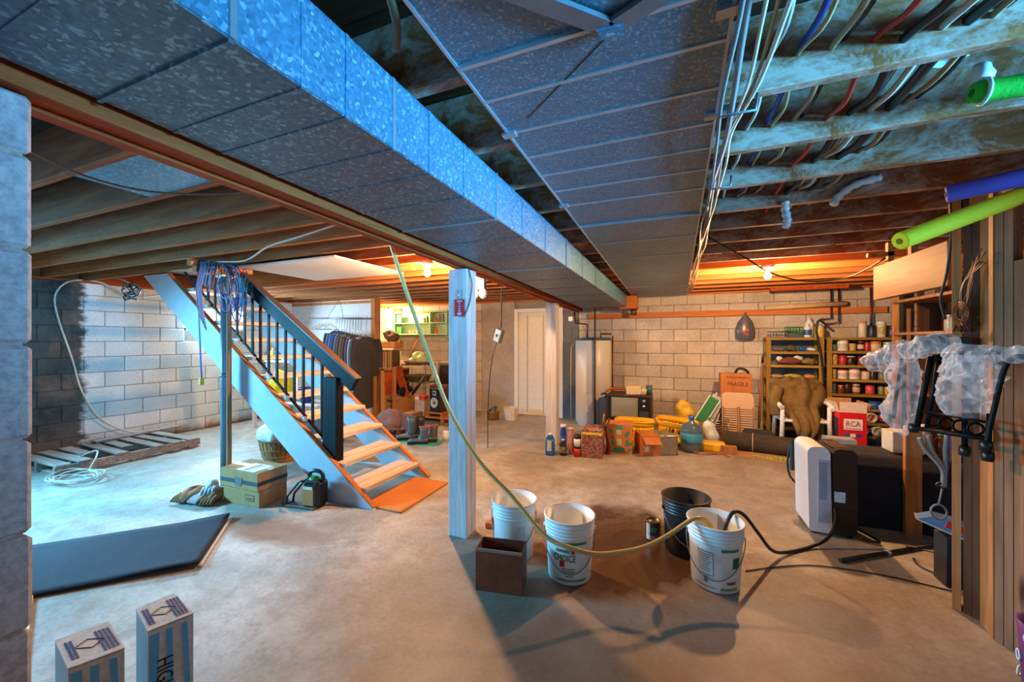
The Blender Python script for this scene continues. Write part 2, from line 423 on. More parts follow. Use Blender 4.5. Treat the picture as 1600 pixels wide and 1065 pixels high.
COURSE, BL = .2032, .4064
def block_wall(parent, mat, a0, a1, z1, make, holes=(), start=0.0):
    """running bond; make(u0,u1,z0,z1) -> box arguments; holes = (u0,u1,z0,z1)"""
    cache = {}
    row = 0
    while row * COURSE < z1 - .02:
        z0 = row * COURSE + .004; zt = min((row + 1) * COURSE - .004, z1)
        u = a0 - BL + start + (BL / 2 if row % 2 else 0)
        while u < a1:
            segs = [(max(u + .004, a0), min(u + BL - .004, a1))]
            for (h0, h1, hz0, hz1) in holes:
                if zt > hz0 + .01 and z0 < hz1 - .01:
                    new = []
                    for (p, q) in segs:
                        if q <= h0 or p >= h1: new.append((p, q))
                        else:
                            if p < h0: new.append((p, h0))
                            if q > h1: new.append((h1, q))
                    segs = new
            for (p, q) in segs:
                if q - p > .03:
                    key = (round(q - p, 3), round(zt - z0, 3))
                    (bx0, loc) = make(p, q, z0, zt)
                    if key not in cache:
                        me = MB().box(*bx0, ch=.006).mesh('concrete_block'); me.materials.append(mat); cache[key] = me
                    put('concrete_block', cache[key], parent, loc)
            u += BL
        row += 1

# left wall (inner face x = -7.07)
LW = (3.68, 4.64, 1.60, 2.04); LW2 = (-.35, 1.05, 1.42, 2.08)
wl = T('wall_left', 'white-painted concrete block wall on the left, bare blocks in its corner', 'wall', (-7.07, 0, 0)); del wl['category']; wl['kind'] = 'structure'
m = MB()
for (y0, y1, z0, z1) in ((-2.5, 7.06, 0, LW2[2]), (-2.5, LW2[0], LW2[2], 2.2), (LW2[1], LW[0], LW2[2], 2.2), (LW[1], 7.06, LW2[2], 2.2), (LW[0], LW[1], LW2[2], LW[2]), (LW[0], LW[1], LW[3], 2.2), (LW2[0], LW2[1], LW2[3], 2.2)):
    m.box(-.2, y0, z0, -.014, y1, z1)
m.obj('mortar_bed', MORTAR_L, wl)
block_wall(wl, BLK_L, 0.2, 5.56, 2.185, lambda p, q, a, b: ((-.05, -(q - p) / 2, -(b - a) / 2, 0, (q - p) / 2, (b - a) / 2), (0, (p + q) / 2, (a + b) / 2)), (LW, LW2), .12)
# far wall (inner face y = 7.06)
wf = T('wall_far', 'bare grey concrete block wall at the far end of the basement', 'wall', (0, 7.06, 0)); del wf['category']; wf['kind'] = 'structure'
DX0, DX1, DZ = -2.79, -1.92, 2.0
m = MB(); m.box(-7.27, .014, 0, DX0, .2, 2.2).box(DX1, .014, 0, 4.2, .2, 2.2).box(DX0, .014, DZ, DX1, .2, 2.2); m.obj('mortar_bed', MORTAR, wf)
block_wall(wf, BLK_F, -1.58, 3.3, 2.19, lambda p, q, a, b: ((-(q - p) / 2, 0, -(b - a) / 2, (q - p) / 2, .05, (b - a) / 2), ((p + q) / 2, 0, (a + b) / 2)), (), .18)
block_wall(wf, BLK_F, -6.2, -3.58, 2.19, lambda p, q, a, b: ((-(q - p) / 2, 0, -(b - a) / 2, (q - p) / 2, .05, (b - a) / 2), ((p + q) / 2, 0, (a + b) / 2)))
MB().box(-3.57, 0.0, 0, DX0 - .06, .05, 2.19).obj('parging', PARGE, wf)
MB().box(-1.86, -.02, .02, -1.60, .05, 2.0).obj('grey_panel', flat('slate_panel', c(92, 98, 106), .6, 0, .15), wf)
# right wall: brown board panelling
wr = T('wall_right', 'brown vertical board panelling on the right-hand wall', 'wall', (3.3, 0, 0)); del wr['category']; wr['kind'] = 'structure'
m = MB(); m.box(.03, -2.5, 0, .15, -.15, 2.2).box(.03, 1.25, 0, .15, 7.06, 2.2).box(.03, -.15, 0, .15, 1.25, 1.36).box(.03, -.15, 2.08, .15, 1.25, 2.2); m.obj('backing', PLANKD, wr)
bm_ = MB().box(0, -.073, 0, .03, .073, 2.2, ch=.004).mesh('panel_board'); bm_.materials.append(PLANKD)
for k in range(24): put('panel_board', bm_, wr, (0, 3.45 + .15 * k, 0))
# windows
def window(n, label, loc, w, h, rz):
    o = T('window_%d' % n, label, 'window', loc, rz); del o['category']; o['kind'] = 'structure'
    m = MB(); t_ = .035
    for (a, b, p, q) in ((-w / 2, -w / 2 + t_, -h / 2, h / 2), (w / 2 - t_, w / 2, -h / 2, h / 2), (-w / 2, w / 2, -h / 2, -h / 2 + t_), (-w / 2, w / 2, h / 2 - t_, h / 2), (-.015, .015, -h / 2, h / 2)):
        m.box(a, 0, p, b, .06, q)
    m.obj('window_frame', WHITEPAINT, o)
    for s_ in (-1, 1):
        MB().box(min(s_ * .015, s_ * (w / 2 - t_)), .03, -h / 2 + t_, max(s_ * .015, s_ * (w / 2 - t_)), .034, h / 2 - t_).obj('pane', PANE, o)
PANE = m_emit('daylit_pane', (.86, .95, 1.0), 3.2)
window(1, 'small daylit basement window seen behind the stair treads', (-7.09, (LW[0] + LW[1]) / 2, (LW[2] + LW[3]) / 2), LW[1] - LW[0], LW[3] - LW[2], R(90))
window(2, 'basement window in the left wall beyond the block pillar', (-7.09, (LW2[0] + LW2[1]) / 2, (LW2[2] + LW2[3]) / 2), LW2[1] - LW2[0], LW2[3] - LW2[2], R(90))
window(3, 'basement window in the panelled right wall beside the camera', (3.36, .55, 1.72), 1.4, .72, R(-90))
# door in the far wall
d = T('door_1', 'plain white door in the grey far wall behind the second post', 'door', (DX0, 7.03, 0)); del d['category']; d['kind'] = 'structure'
DW = DX1 - DX0
MB().box(.02, .02, .01, DW - .02, .06, DZ - .02, ch=.003).obj('door_leaf', flat('door_cream', c(222, 216, 204), .45, 0, .05), d)
m = MB(); m.box(-.06, 0, 0, .015, .07, DZ + .05).box(DW - .015, 0, 0, DW + .04, .07, DZ + .05).box(.015, 0, DZ - .015, DW - .015, .07, DZ + .05); m.obj('door_casing', WHITEPAINT, d)
for xs in (.20, .52):
    MB().box(xs, .012, .06, xs + .012, .022, DZ - .08).obj('door_groove', flat('groove_grey', c(160, 154, 146)), d)
# partition behind the clothes, with its wooden corner post
wp = T('wall_partition', 'white-painted partition wall behind the clothes rail', 'wall', (-7.07, 5.56, 0)); del wp['category']; wp['kind'] = 'structure'
MB().box(0, 0, 0, 2.02, .1, 2.19).obj('wallboard', flat('partition_white', c(206, 212, 216), .6, 0, .05), wp)
MB().box(2.02, -.02, 0, 2.12, .12, 2.2, ch=.004).obj('corner_post', STUDW, wp)
MB().box(0, -.012, 2.12, 2.02, .0, 2.17).obj('top_batten', STUDW, wp)

# ceiling: subfloor with the stair opening, joists as its parts
ce = T('ceiling', 'open ceiling of dusty wooden joists under the floor boards', 'ceiling'); del ce['category']; ce['kind'] = 'structure'
OX0, OX1, OY0, OY1 = -5.9, -4.15, 2.70, 3.50
fb = MB().box(-7.3, .003, 2.44, 4.2, .147, 2.47).mesh('floorboard'); fb.materials.append(SUBFLOOR)
fbs = MB().box(OX1, .003, 2.44, 4.2, .147, 2.47).mesh('floorboard'); fbs.materials.append(SUBFLOOR)
for k in range(66):
    yy = -2.5 + .15 * k; put('floorboard', fbs if OY0 - .1 < yy < OY1 - .02 else fb, ce, (0, yy, 0))
MB().box(-7.3, -2.5, 2.472, 4.2, OY0 - .02, 2.5).box(-7.3, OY1 + .02, 2.472, 4.2, 7.3, 2.5).box(OX1, OY0 - .02, 2.472, 4.2, OY1 + .02, 2.5).box(-7.3, OY0 - .02, 2.44, OX0, OY1 + .02, 2.5).obj('upper_deck', SUBFLOOR, ce)
jr = MB().box(-1.45, -.02, 2.2, 3.4, .02, 2.44, ch=.004).mesh('joist'); jr.materials.append(JOIST_R)
jro = MB().box(-1.45, -.02, 2.2, 3.4, .02, 2.44, ch=.004).mesh('joist'); jro.materials.append(LUMBERX)
y = 1.42 - 6 * .406
while y < 7.0:
    o = put('joist', jro if y > 4.3 else jr, ce, (random.uniform(-.03, .03), y, 0)); y += .406
jl = MB().box(-7.1, -.02, 2.2, -1.35, .02, 2.44, ch=.004).mesh('joist'); jl.materials.append(JOIST_L)
jc = MB().box(-4.1, -.02, 2.2, -1.35, .02, 2.44, ch=.004).mesh('joist'); jc.materials.append(JOIST_L)
jlo = MB().box(-7.1, -.02, 2.2, -1.35, .02, 2.44, ch=.004).mesh('joist'); jlo.materials.append(LUMBERX)
y = .885 - 8 * .33
while y < 7.0:
    put('joist', jc if 2.62 < y < 3.56 else jlo if 3.4 < y < 4.4 else jl, ce, (0, y, 0)); y += .33
MB().box(-4.15, 2.62, 2.2, -4.10, 3.55, 2.44).obj('joist_header', JOIST_L, ce)
MB().box(-7.3, 7.0, 2.19, 4.2, 7.1, 2.47).obj('rim_board', LUMBERX, ce); MB().box(-7.25, -2.5, 2.2, -7.1, 7.0, 2.47).obj('rim_board', BEAMW, ce); MB().box(3.38, -2.5, 2.2, 3.5, 7.0, 2.47).obj('rim_board', BEAMW, ce)
# stairwell lining above the opening
m = MB(); m.box(OX0, OY0 - .02, 2.5, OX1, OY0, 3.3).box(OX0, OY1, 2.5, OX1, OY1 + .02, 3.3).box(OX1, OY0, 2.5, OX1 + .02, OY1, 3.3); m.obj('stairwell_lining', flat('stairwell_white', c(210, 208, 200), .6), ce)
# sill plate on top of the left wall
MB().box(-7.2, -2.5, 2.185, -7.0, 7.0, 2.2).obj('sill_plate', BEAMW, ce)
# sheet metal nailed between two joists, left of the beam
MB().box(-2.6, .905, 2.205, -1.55, 1.195, 2.213).obj('joist_pan', GALV_LIT, ce)
# plywood ceiling panel right of the stair opening
MB().box(-4.1, 2.60, 2.180, -2.78, 3.56, 2.196, ch=.003).obj('ceiling_panel', flat('panel_white', c(226, 222, 214), .55, 0, .04), ce)

# ------------------------------------------------------------------- beam, posts, pole
bx = lambda y: -1.375 - .037 * y          # left edge of the slightly skewed beam line
be = T('support_beam', 'long brown laminated wooden beam carried by the white posts', 'beam', (0, 0, 1.957))
for k in range(3):
    m = MB(); w0, w1 = k * .044, k * .044 + .041; dz = (.0, .012, .004)[k]
    m.add([(bx(y) + w, y, z) for y in (-.6, 7.0) for w in (w0, w1) for z in (dz, .243)], [(0, 1, 3, 2), (4, 6, 7, 5), (0, 4, 5, 1), (2, 3, 7, 6), (0, 2, 6, 4), (1, 5, 7, 3)])
    m.obj('beam_ply', BEAMW, be)
m = MB(); m.add([(bx(y) + w, y, z) for y in (-.6, 6.9) for w in (.134, .160) for z in (.05, .243)], [(0, 1, 3, 2), (4, 6, 7, 5), (0, 4, 5, 1), (2, 3, 7, 6), (0, 2, 6, 4), (1, 5, 7, 3)]); m.obj('side_batten', PLANKD, be)

def post(label, x0, y0, w, h):
    o = T('wooden_post', label, 'post', (x0 + w / 2, y0 + w / 2, 0), 0, 'white posts under the beam')
    for k in range(2):
        MB().box(-w / 2, -w / 2 + k * w / 2 + .001, 0, w / 2, -w / 2 + (k + 1) * w / 2 - .001, h, ch=.004).obj('timber', POSTW, o)
    return o
post('near white-painted square post, the red card nailed to it', -1.524, 2.47, .15, 1.955)
post('far white-painted square post in front of the white door', -1.625, 5.17, .15, 1.955)
pil = T('block_pillar', 'rough grey concrete block pillar at the left edge', 'pillar', (-1.275, 0, 0))
MB().box(-.39, -.33, 0, -.008, .37, 1.95).obj('mortar_core', MORTAR, pil)
for r_ in range(10):
    z0, z1 = r_ * COURSE + .003, min((r_ + 1) * COURSE - .003, 1.955)
    cuts = [(-.34, .383)] if r_ % 2 else [(-.34, .1), (.106, .383)]
    for (a, b) in cuts: MB().box(-.4, a, z0, random.uniform(-.004, .004), b, z1, ch=.008).obj('concrete_block', BLK_P, pil)
po = T('steel_column', 'thin grey steel column standing behind the carton stack', 'column', (-4.13, 2.50, 0))
MB().lathe([(.039, .012), (.039, 2.066)], 20).obj('tube', flat('column_blue_grey', c(110, 130, 142), .4, .3), po)
MB().box(-.09, -.06, 0, .09, .06, .012).obj('base_plate', STEEL, po); MB().box(-.06, -.06, 2.066, .06, .06, 2.079).obj('top_plate', STEEL, po)
MB().lathe([(.043, 1.07), (.043, 1.11)], 20).obj('joint_collar', STEEL, po)
MB().box(.045, -.02, .0, .075, .02, 2.05, ch=.003).obj('batten', PLANKG, po)

# ------------------------------------------------------------------- duct work
du = T('supply_duct', 'deep galvanized supply duct hung along the beam', 'duct', (0, 0, 1.99))
dL = lambda y: -1.215 - .032 * y
dR = lambda y: -.762 + .009 * y
seams = [-.7, -.1, .12, .30, .47, .62, .745, .92, 1.10, 1.33, 1.62, 1.95, 2.35, 2.85, 3.4, 4.0, 4.7, 5.5, 6.62]
BXF = [(0, 1, 3, 2), (4, 6, 7, 5), (0, 4, 5, 1), (2, 3, 7, 6), (0, 2, 6, 4), (1, 5, 7, 3)]
for i, (a, b) in enumerate(zip(seams, seams[1:])):
    a_, b_ = a + .003, b - .003
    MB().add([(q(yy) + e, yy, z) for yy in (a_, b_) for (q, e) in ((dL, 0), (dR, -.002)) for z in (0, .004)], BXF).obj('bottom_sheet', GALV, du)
    MB().add([(dR(yy) + e, yy, z) for yy in (a_, b_) for e in (-.004, 0) for z in (.004, .208)], BXF).obj('side_sheet', GALV_LIT, du)
    h_ = .007 if i in (3, 9, 12) else .003
    MB().add([(q(yy) + e, yy, z) for yy in (b - .005, b + .005) for (q, e) in ((dL, 0), (dR, 0)) for z in (-h_, .001)], BXF).obj('seam', SEAM if i in (9, 12) else GALV, du)
    MB().add([(dR(yy) + e, yy, z) for yy in (b - .006, b + .006) for e in (-.002, h_) for z in (0, .208)], BXF).obj('seam', SEAM if i % 3 == 0 else GALV_LIT, du)
MB().add([(q(yy) + e, yy, z) for yy in (-.7, 6.6) for (q, e) in ((dL, .002), (dR, -.006)) for z in (.006, .205)], BXF).obj('inner_case', GALV, du)

fp = T('return_air_pan', 'wide flat galvanized sheet metal pan nailed under the joists', 'duct', (0, 0, 2.183))
pL = lambda y: -.535 - .012 * y
pR = lambda y: .112 + .015 * y
ps = [-.7, .2, .55, .932, 1.1, 1.3, 1.501, 1.691, 1.895, 2.122, 2.527, 3.05, 3.656, 4.695, 5.7, 7.04]
for i, (a, b) in enumerate(zip(ps, ps[1:])):
    MB().add([(q(yy), yy, z) for yy in (a + .002, b - .002) for q in (pL, pR) for z in (0, .012)], BXF).obj('pan_sheet', GALV_F, fp)
    hh = .012 if i in (2, 9) else .004
    MB().add([(q(yy), yy, z) for yy in (b - .006, b + .006) for q in (pL, pR) for z in (-hh, .002)], BXF).obj('seam', SEAM, fp)
for q in (pL, pR):
    MB().add([(q(yy) + e, yy, z) for yy in (-.7, 7.0) for e in (-.004, .004) for z in (-.006, .016)], BXF).obj('edge_hem', SEAM, fp)
# hanger straps in a V and a drive clip on the big seam
for (xa, ya, xb, yb) in ((-.42, .655, -.140, .938), (.10, .84, -.128, .938)):
    d_ = Vector((xb - xa, yb - ya, 0)); n_ = Vector((-d_.y, d_.x, 0)).normalized() * .022
    MB().prism([(xa - n_.x, ya - n_.y), (xb - n_.x, yb - n_.y), (xb + n_.x, yb + n_.y), (xa + n_.x, ya + n_.y)], 'z', -.018, -.006).obj('hanger_strap', STEEL, fp)
MB().prism([(-.165, .925), (-.105, .930), (-.11, .962), (-.16, .958)], 'z', -.022, -.006).obj('drive_clip', GALV_LIT, fp)
MB().tube([(-.13, .966, -.001), (-.451, 1.235, -.001)], .0016, 5).obj('crease', flat('crease_dark', c(50, 54, 58)), fp)
for yy in (1.30, 2.1): MB().box(pL(yy) - .02, yy - .015, -.012, pL(yy) + .03, yy + .015, 0).obj('corner_tab', SEAM, fp)
for yy in (1.45, 1.0): MB().box(pR(yy) - .035, yy - .015, -.012, pR(yy) + .03, yy + .015, 0).obj('corner_tab', SEAM, fp)

# =================================================================== STAIRCASE
stc = T('staircase', 'open-riser wooden staircase with black railing, going up to the left', 'staircase', (-2.335, 2.62, 0))
X0, Y0 = -2.335, 2.62
sp = [(0, 0), (-.525, 0), (-3.46, 2.2), (-2.98, 2.2)]
for (ya, yb) in ((-.02, .02), (.80, .84)):
    st_ = MB().prism(sp, 'y', ya, yb).obj('stringer', STRING, stc)
    L_ = math.hypot(2.98, 2.2); ang = math.atan2(2.2, 2.98)
    m = MB(); m.obb((-1.49 - .004, (ya + yb) / 2, 1.1 + .006), (L_ - .02, .046, .012), Matrix.Rotation(ang, 3, 'Y'), .002)
    m.obj('worn_edge', LUMBERX, st_)
tr_top = MB().box(-.27, .02, -.038, 0, .80, 0, ch=.004).mesh('tread'); tr_top.materials.append(TREADW)
NOSE = MB().box(-.004, .025, -.034, .004, .795, -.002).mesh('nosing'); NOSE.materials.append(TREADW)
for i in range(11):
    o = put('tread', tr_top, stc, (-.135 - .2425 * i, 0, .15 + .187 * i)); put('nosing', NOSE, o, (.002, 0, 0))
# railing, mounted on the near stringer
ry = .06
MB().box(-.632, ry - .045, .30, -.465, ry + .045, 1.10, ch=.004).obj('newel_post', BLACKM, stc)
ang = math.atan2(1.043, 1.545); hc_ = Vector((-1.075, ry, 1.565))
m = MB(); m.obb(hc_, (1.90, .045, .125), Matrix.Rotation(ang, 3, 'Y'), .004); hr = m.obj('handrail', BLACKM, stc)
m = MB(); m.obb(hc_ + Vector((math.sin(ang), 0, math.cos(ang))) * .072, (1.90, .075, .016), Matrix.Rotation(ang, 3, 'Y'), .003); m.obj('rail_cap', flat('cap_dark_brown', c(70, 44, 30), .45), hr)
br0, br1 = Vector((-2.80, ry, 2.21)), Vector((-.615, ry, .49))
bd = br1 - br0; ba = math.atan2(-bd.z, bd.x)
m = MB(); m.obb((br0 + br1) / 2, (bd.length, .02, .018), Matrix.Rotation(ba, 3, 'Y')); m.obj('bottom_rail', BLACKM, stc)
xk = -.685
while xk > -2.70:
    zb = br1.z + (br1.x - xk) * (-bd.z / bd.x); zt = min(1.565 + (hc_.x - xk) * math.tan(ang) - .07, 2.13)
    if zt - zb > .03: MB().box(xk - .010, ry - .010, zb, xk + .010, ry + .010, zt).obj('baluster', BLACKM, stc)
    xk -= .121
# boards at the head of the stairs
hd = T('stair_header', 'two orange boards nailed over the railing at the stair head', 'board', (-4.16, 2.48, 2.08))
MB().box(-.03, -.28, .058, .03, .30, .115, ch=.004).obj('upper_board', LUMBER, hd); MB().box(-.02, -.24, .0, .045, .24, .056, ch=.004).obj('lower_board', LUMBER, hd)

# blue extension cords slung over the boards
cordb = flat('cord_blue', c(16, 96, 160), .4); cordd = flat('cord_navy', c(22, 40, 80), .4)
ec = T('extension_cord', 'blue extension cords coiled over the boards at the stair head', 'cord', (-4.10, 2.22, 2.19))
for k in range(12):
    a = .03 + .012 * k + random.uniform(0, .05); b = a + random.uniform(.14, .30); x_ = .02 + .006 * (k % 5); tw = random.uniform(-.03, .03)
    low1, low2 = -random.uniform(.08, .30), -random.uniform(.25, .62)
    pts = [(x_, a - .02, low1), (x_ + .01, a - .01, low1 * .55), (x_, a + .01, -.06), (x_ - .05, a + .05, .0), (x_ - .05, (a + b) / 2, .008), (x_ - .03, b - .02, -.01), (x_, b + .01, -.10), (x_ + .015, b + .02 + tw, low2 * .6), (x_ + .02, b - .01 + tw, low2), (x_ + .02, b - .07 + tw, low2 * .95), (x_ + .015, b - .09, low2 * .6)]
    MB().tube(smooth_path(pts), .0055, 6).obj('cord_loop', cordb if k % 3 else cordd, ec)
for k in range(6):
    y_ = .02 + .008 * k
    MB().tube(smooth_path([(.0, y_ + .02, -.0), (.03, y_, -.08), (.04, y_ - .03, -.25), (.04, y_ - .02, -.45), (.045, y_ + .01, -.56 - .02 * k)]), .0055, 6).obj('cord_loop', cordb if k % 2 else cordd, ec)
MB().tube(smooth_path([(.04, .0, -.25), (.045, .01, -.6), (.05, .02, -.95), (.055, .025, -1.10)]), .007, 6).obj('hanging_end', cordb, ec)
MB().box(.035, .005, -1.17, .075, .04, -1.10, ch=.008).obj('plug', flat('plug_yellow', c(216, 164, 40), .45), ec)
# cords and cables on the left ceiling and wall
def cable(name, label, pts, r, mat, cat='cable', n=6, group=None):
    p0 = Vector(pts[0]); return MB().tube(smooth_path([Vector(p) - p0 for p in pts]), r, n).obj(name, mat, loc=p0, label=label, cat=cat, group=group)
cab_w = flat('cable_white', c(190, 182, 168), .5); cab_b = flat('cable_black', c(24, 24, 26), .45); cab_t = flat('cable_tan', c(158, 130, 92), .5); cab_r = flat('cable_red', c(176, 34, 24), .45); cab_bl = flat('cable_blue', c(30, 60, 150), .45); cab_g = flat('cable_grey', c(120, 118, 116), .5)
cable('electric_cable', 'thin pale wire sagging under the joists beside the block pillar', [(-2.36, .66, 2.19), (-2.37, .86, 2.15), (-2.30, 1.05, 2.14), (-2.12, 1.22, 2.16), (-1.95, 1.33, 2.19)], .005, cab_g)
cable('electric_cable', 'white wire curving under the joists above the stair head', [(-4.05, 2.35, 2.19), (-3.5, 2.28, 2.14), (-2.95, 2.1, 2.17), (-2.4, 1.95, 2.16), (-2.05, 1.93, 2.195)], .007, cab_w)
cable('electric_cable', 'pale cable hanging in a long loop against the left wall', [(-6.96, 3.5, 2.16), (-6.99, 3.0, 2.05), (-6.99, 2.7, 2.2), (-6.99, 2.42, 2.19), (-6.99, 2.28, 2.02), (-6.99, 2.29, 1.75), (-6.99, 2.42, 1.2), (-6.98, 2.5, .8), (-6.96, 2.66, .42), (-6.92, 2.95, .18), (-6.85, 3.15, .16)], .010, cab_w)
wn = T('wire_nest', 'tangle of dark wires hanging from the joists left of the stairs', 'wires', (-5.95, 2.55, 2.02))
for k in range(9):
    r_ = random.uniform(.05, .11); ph = random.uniform(0, 6)
    MB().tube([(r_ * math.cos(ph + q * .6) + random.uniform(-.015, .015), .05 * math.sin(q + k), r_ * .9 * math.sin(ph + q * .6) + random.uniform(-.015, .015)) for q in range(11)], .006, 5).obj('wire', cab_b if k % 2 else cab_g, wn)
MB().tube([(-.3, 0, .17), (-.15, 0, .14), (0, 0, .09)], .008, 5).obj('wire', cab_w, wn)

# =================================================================== LEFT SIDE THINGS
# pallet of weathered boards against the left wall
WEATH = wood('weathered_board', c(112, 98, 88), c(170, 158, 148), 'x', 5, .85)
pa = T('wooden_pallet', 'weathered broken wooden pallet lying by the left wall', 'pallet', (-6.42, 2.62, 0))
for k, x_ in enumerate((-.44, 0, .42)):
    MB().box(x_ - .02, -.68, .018, x_ + .02, .68, .10).obj('runner', WEATH, pa)
bys = [-.62, -.46, -.30, -.12, .06, .22, .40, .58]
for k, y_ in enumerate(bys):
    L0 = -.48 + random.uniform(-.03, .03); L1 = .47 if k not in (2, 4) else .12
    m = MB(); m.obb(((L0 + L1) / 2, y_, .112 + .004 * (k % 2)), (L1 - L0, .115, .018), Euler((random.uniform(-.02, .02), random.uniform(-.01, .01), random.uniform(-.05, .05))).to_matrix(), .003)
    m.obj('deck_board', WEATH, pa)
for y_ in (-.6, 0, .6): MB().box(-.46, y_ - .05, 0, .44, y_ + .05, .018).obj('bottom_board', WEATH, pa)
bp = MB(); bp.obb((0, 0, 0), (.1, 1.0, .025), Euler((.0, .0, .12)).to_matrix(), .003); bp.obj('loose_board', WEATH, loc=(-6.88, 3.05, .142), rot=(0, .0, 0), label='loose weathered board lying on the pallet along the wall', cat='board')
hw = T('wire_coil', 'pale wire coil lying on the floor before the pallet', 'wire', (-5.64, 1.98, 0))
for k in range(5):
    r_ = .12 + .03 * k
    MB().tube([(r_ * 1.25 * math.cos(q * .42 + k), r_ * .8 * math.sin(q * .42 + k), .012 + .012 * k + .015 * math.sin(q * 1.3 + k)) for q in range(15)], .007, 5, close=True).obj('wire_turn', cab_w, hw)
MB().tube(smooth_path([(-.1, .12, .03), (-.25, .25, .16), (-.45, .30, .18), (-.6, .1, .05)]), .008, 5).obj('wire_turn', cab_w, hw)

# dark carpet mat
CARPET = m_weave('mat_blue_black', c(14, 20, 30), c(40, 48, 62), 110)
fm = T('floor_mat', 'dark blue carpet mat lying askew beside the block pillar', 'mat', (-2.77, 1.519, 0), math.atan2(-.72, -.70))
def matfn(u, v):
    return (u * 1.9 - .0, -v * .745, .012 + .02 * max(0, math.sin(u * 9 + 1)) * (1 - min(1, v * 8)) * .8 + .025 * max(0, math.sin(u * 7 + 2.0)) * max(0, v * 6 - 5) + .002 * math.sin(9 * u + 6 * v))
MB().grid(matfn, 40, 12, .010).obj('pile', CARPET, fm)
MB().box(-.016, -.745, .001, 0, .0, .012).obj('edge_trim', flat('trim_pale', c(188, 194, 198), .5), fm)

# two tall printed cartons close to the camera
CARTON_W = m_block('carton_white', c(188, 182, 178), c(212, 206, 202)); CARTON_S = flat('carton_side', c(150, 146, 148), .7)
BLUEB = flat('stripe_blue', c(86, 160, 206), .55); INK = flat('ink_purple', c(72, 66, 120), .6); INKK = flat('ink_black', c(30, 30, 34), .6)
def tall_carton(label, pts, h, word, squash):
    cx = sum(p[0] for p in pts) / 4; cy = sum(p[1] for p in pts) / 4
    o = T('tall_carton', label, 'carton', (cx, cy, 0), 0, 'tall printed cartons in the foreground')
    P = [(p[0] - cx, p[1] - cy) for p in pts]          # left, back, right, front
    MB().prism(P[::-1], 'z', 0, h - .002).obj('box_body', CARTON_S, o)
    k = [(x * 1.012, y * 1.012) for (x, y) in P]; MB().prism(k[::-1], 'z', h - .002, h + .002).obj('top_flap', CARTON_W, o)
    A, B_ = Vector((*P[3], 0)), Vector((*P[2], 0)); e = (B_ - A); n_ = Vector((e.y, -e.x, 0)).normalized(); w = e.length; e = e.normalized()
    def face(u0, v0, u1, v1, u2, v2, u3, v3, mat, nm, off=.001):
        q = [A + e * (u * w) + n_ * off + Vector((0, 0, v)) for (u, v) in ((u0, v0), (u1, v1), (u2, v2), (u3, v3))]
        q2 = [p + n_ * .0012 for p in q]
        MB().add(q + q2, [(3, 2, 1, 0), (4, 5, 6, 7)] + [(i, (i + 1) % 4, 4 + (i + 1) % 4, 4 + i) for i in range(4)]).obj(nm, mat, o)
    face(0, .0, 1, .0, 1, h - .004, 0, h - .004, CARTON_W, 'front_panel')
    lo = h - .42
    face(.02, lo, .20, lo, .24, h - .015, .02, h - .015, BLUEB, 'printed_stripe', .0024)
    face(.42, lo, .62, lo, .52, h - .015, .38, h - .015, BLUEB, 'printed_stripe', .0024)
    face(.90, lo, 1.0, lo, .86, h - .015, .72, h - .015, BLUEB, 'printed_stripe', .0024)
    ang = math.atan2(e.y, e.x)
    if word:
        p = A + e * (w * .34) + n_ * .0042; letters(word, .055, INKK, o, (p.x, p.y, h - .15), Euler((R(90), R(90), ang), 'XYZ'), .8)
    # diamond and two blocks of small print on the top
    ex = e; ey = Vector((P[0][0] - P[3][0], P[0][1] - P[3][1], 0)).normalized(); cen = Vector((sum(x for x, y in P) / 4, sum(y for x, y in P) / 4, h + .003))
    d_ = [cen + ex * a + ey * b for a, b in ((-.030, 0), (0, -.028), (.030, 0), (0, .028))]
    for i in range(4): MB().tube([d_[i], d_[(i + 1) % 4]], .0012, 4).obj('printed_diamond', INKK, o)
    for (off, rows, ln) in ((-.036, 2, .11), (.033, 4, .13)):
        for q in range(rows):
            c_ = cen + ex * (off + .0085 * (q - (rows - 1) / 2))
            pts2 = [c_ + ey * (ln * (i / 13 - .5)) for i in range(14)]
            for i in range(0, 13):
                MB().obb(pts2[i], (.0055, .0055, .0012), Matrix.Rotation(ang + .3 * (i % 3), 3, 'Z')).obj('printed_mark', INK, o)
tall_carton('tall white carton with blue stripes nearest the left edge', [(-1.675, .545), (-1.635, .645), (-1.452, .608), (-1.50, .512)], .55, None, 1)
tall_carton('tall blue-striped carton lettered down its side, right of its twin', [(-1.628, .711), (-1.605, .803), (-1.432, .770), (-1.47, .670)], .55, 'HIGH', 1)
MB().obb((0, 0, 0), (1.05, .03, .02), Matrix.Rotation(math.atan2(-.28, .83), 3, 'Z'), .003).obj('trim_strip', WHITEPAINT, loc=(-2.87, .83, .01), label='white trim strip lying on the floor beside the block pillar', cat='trim')

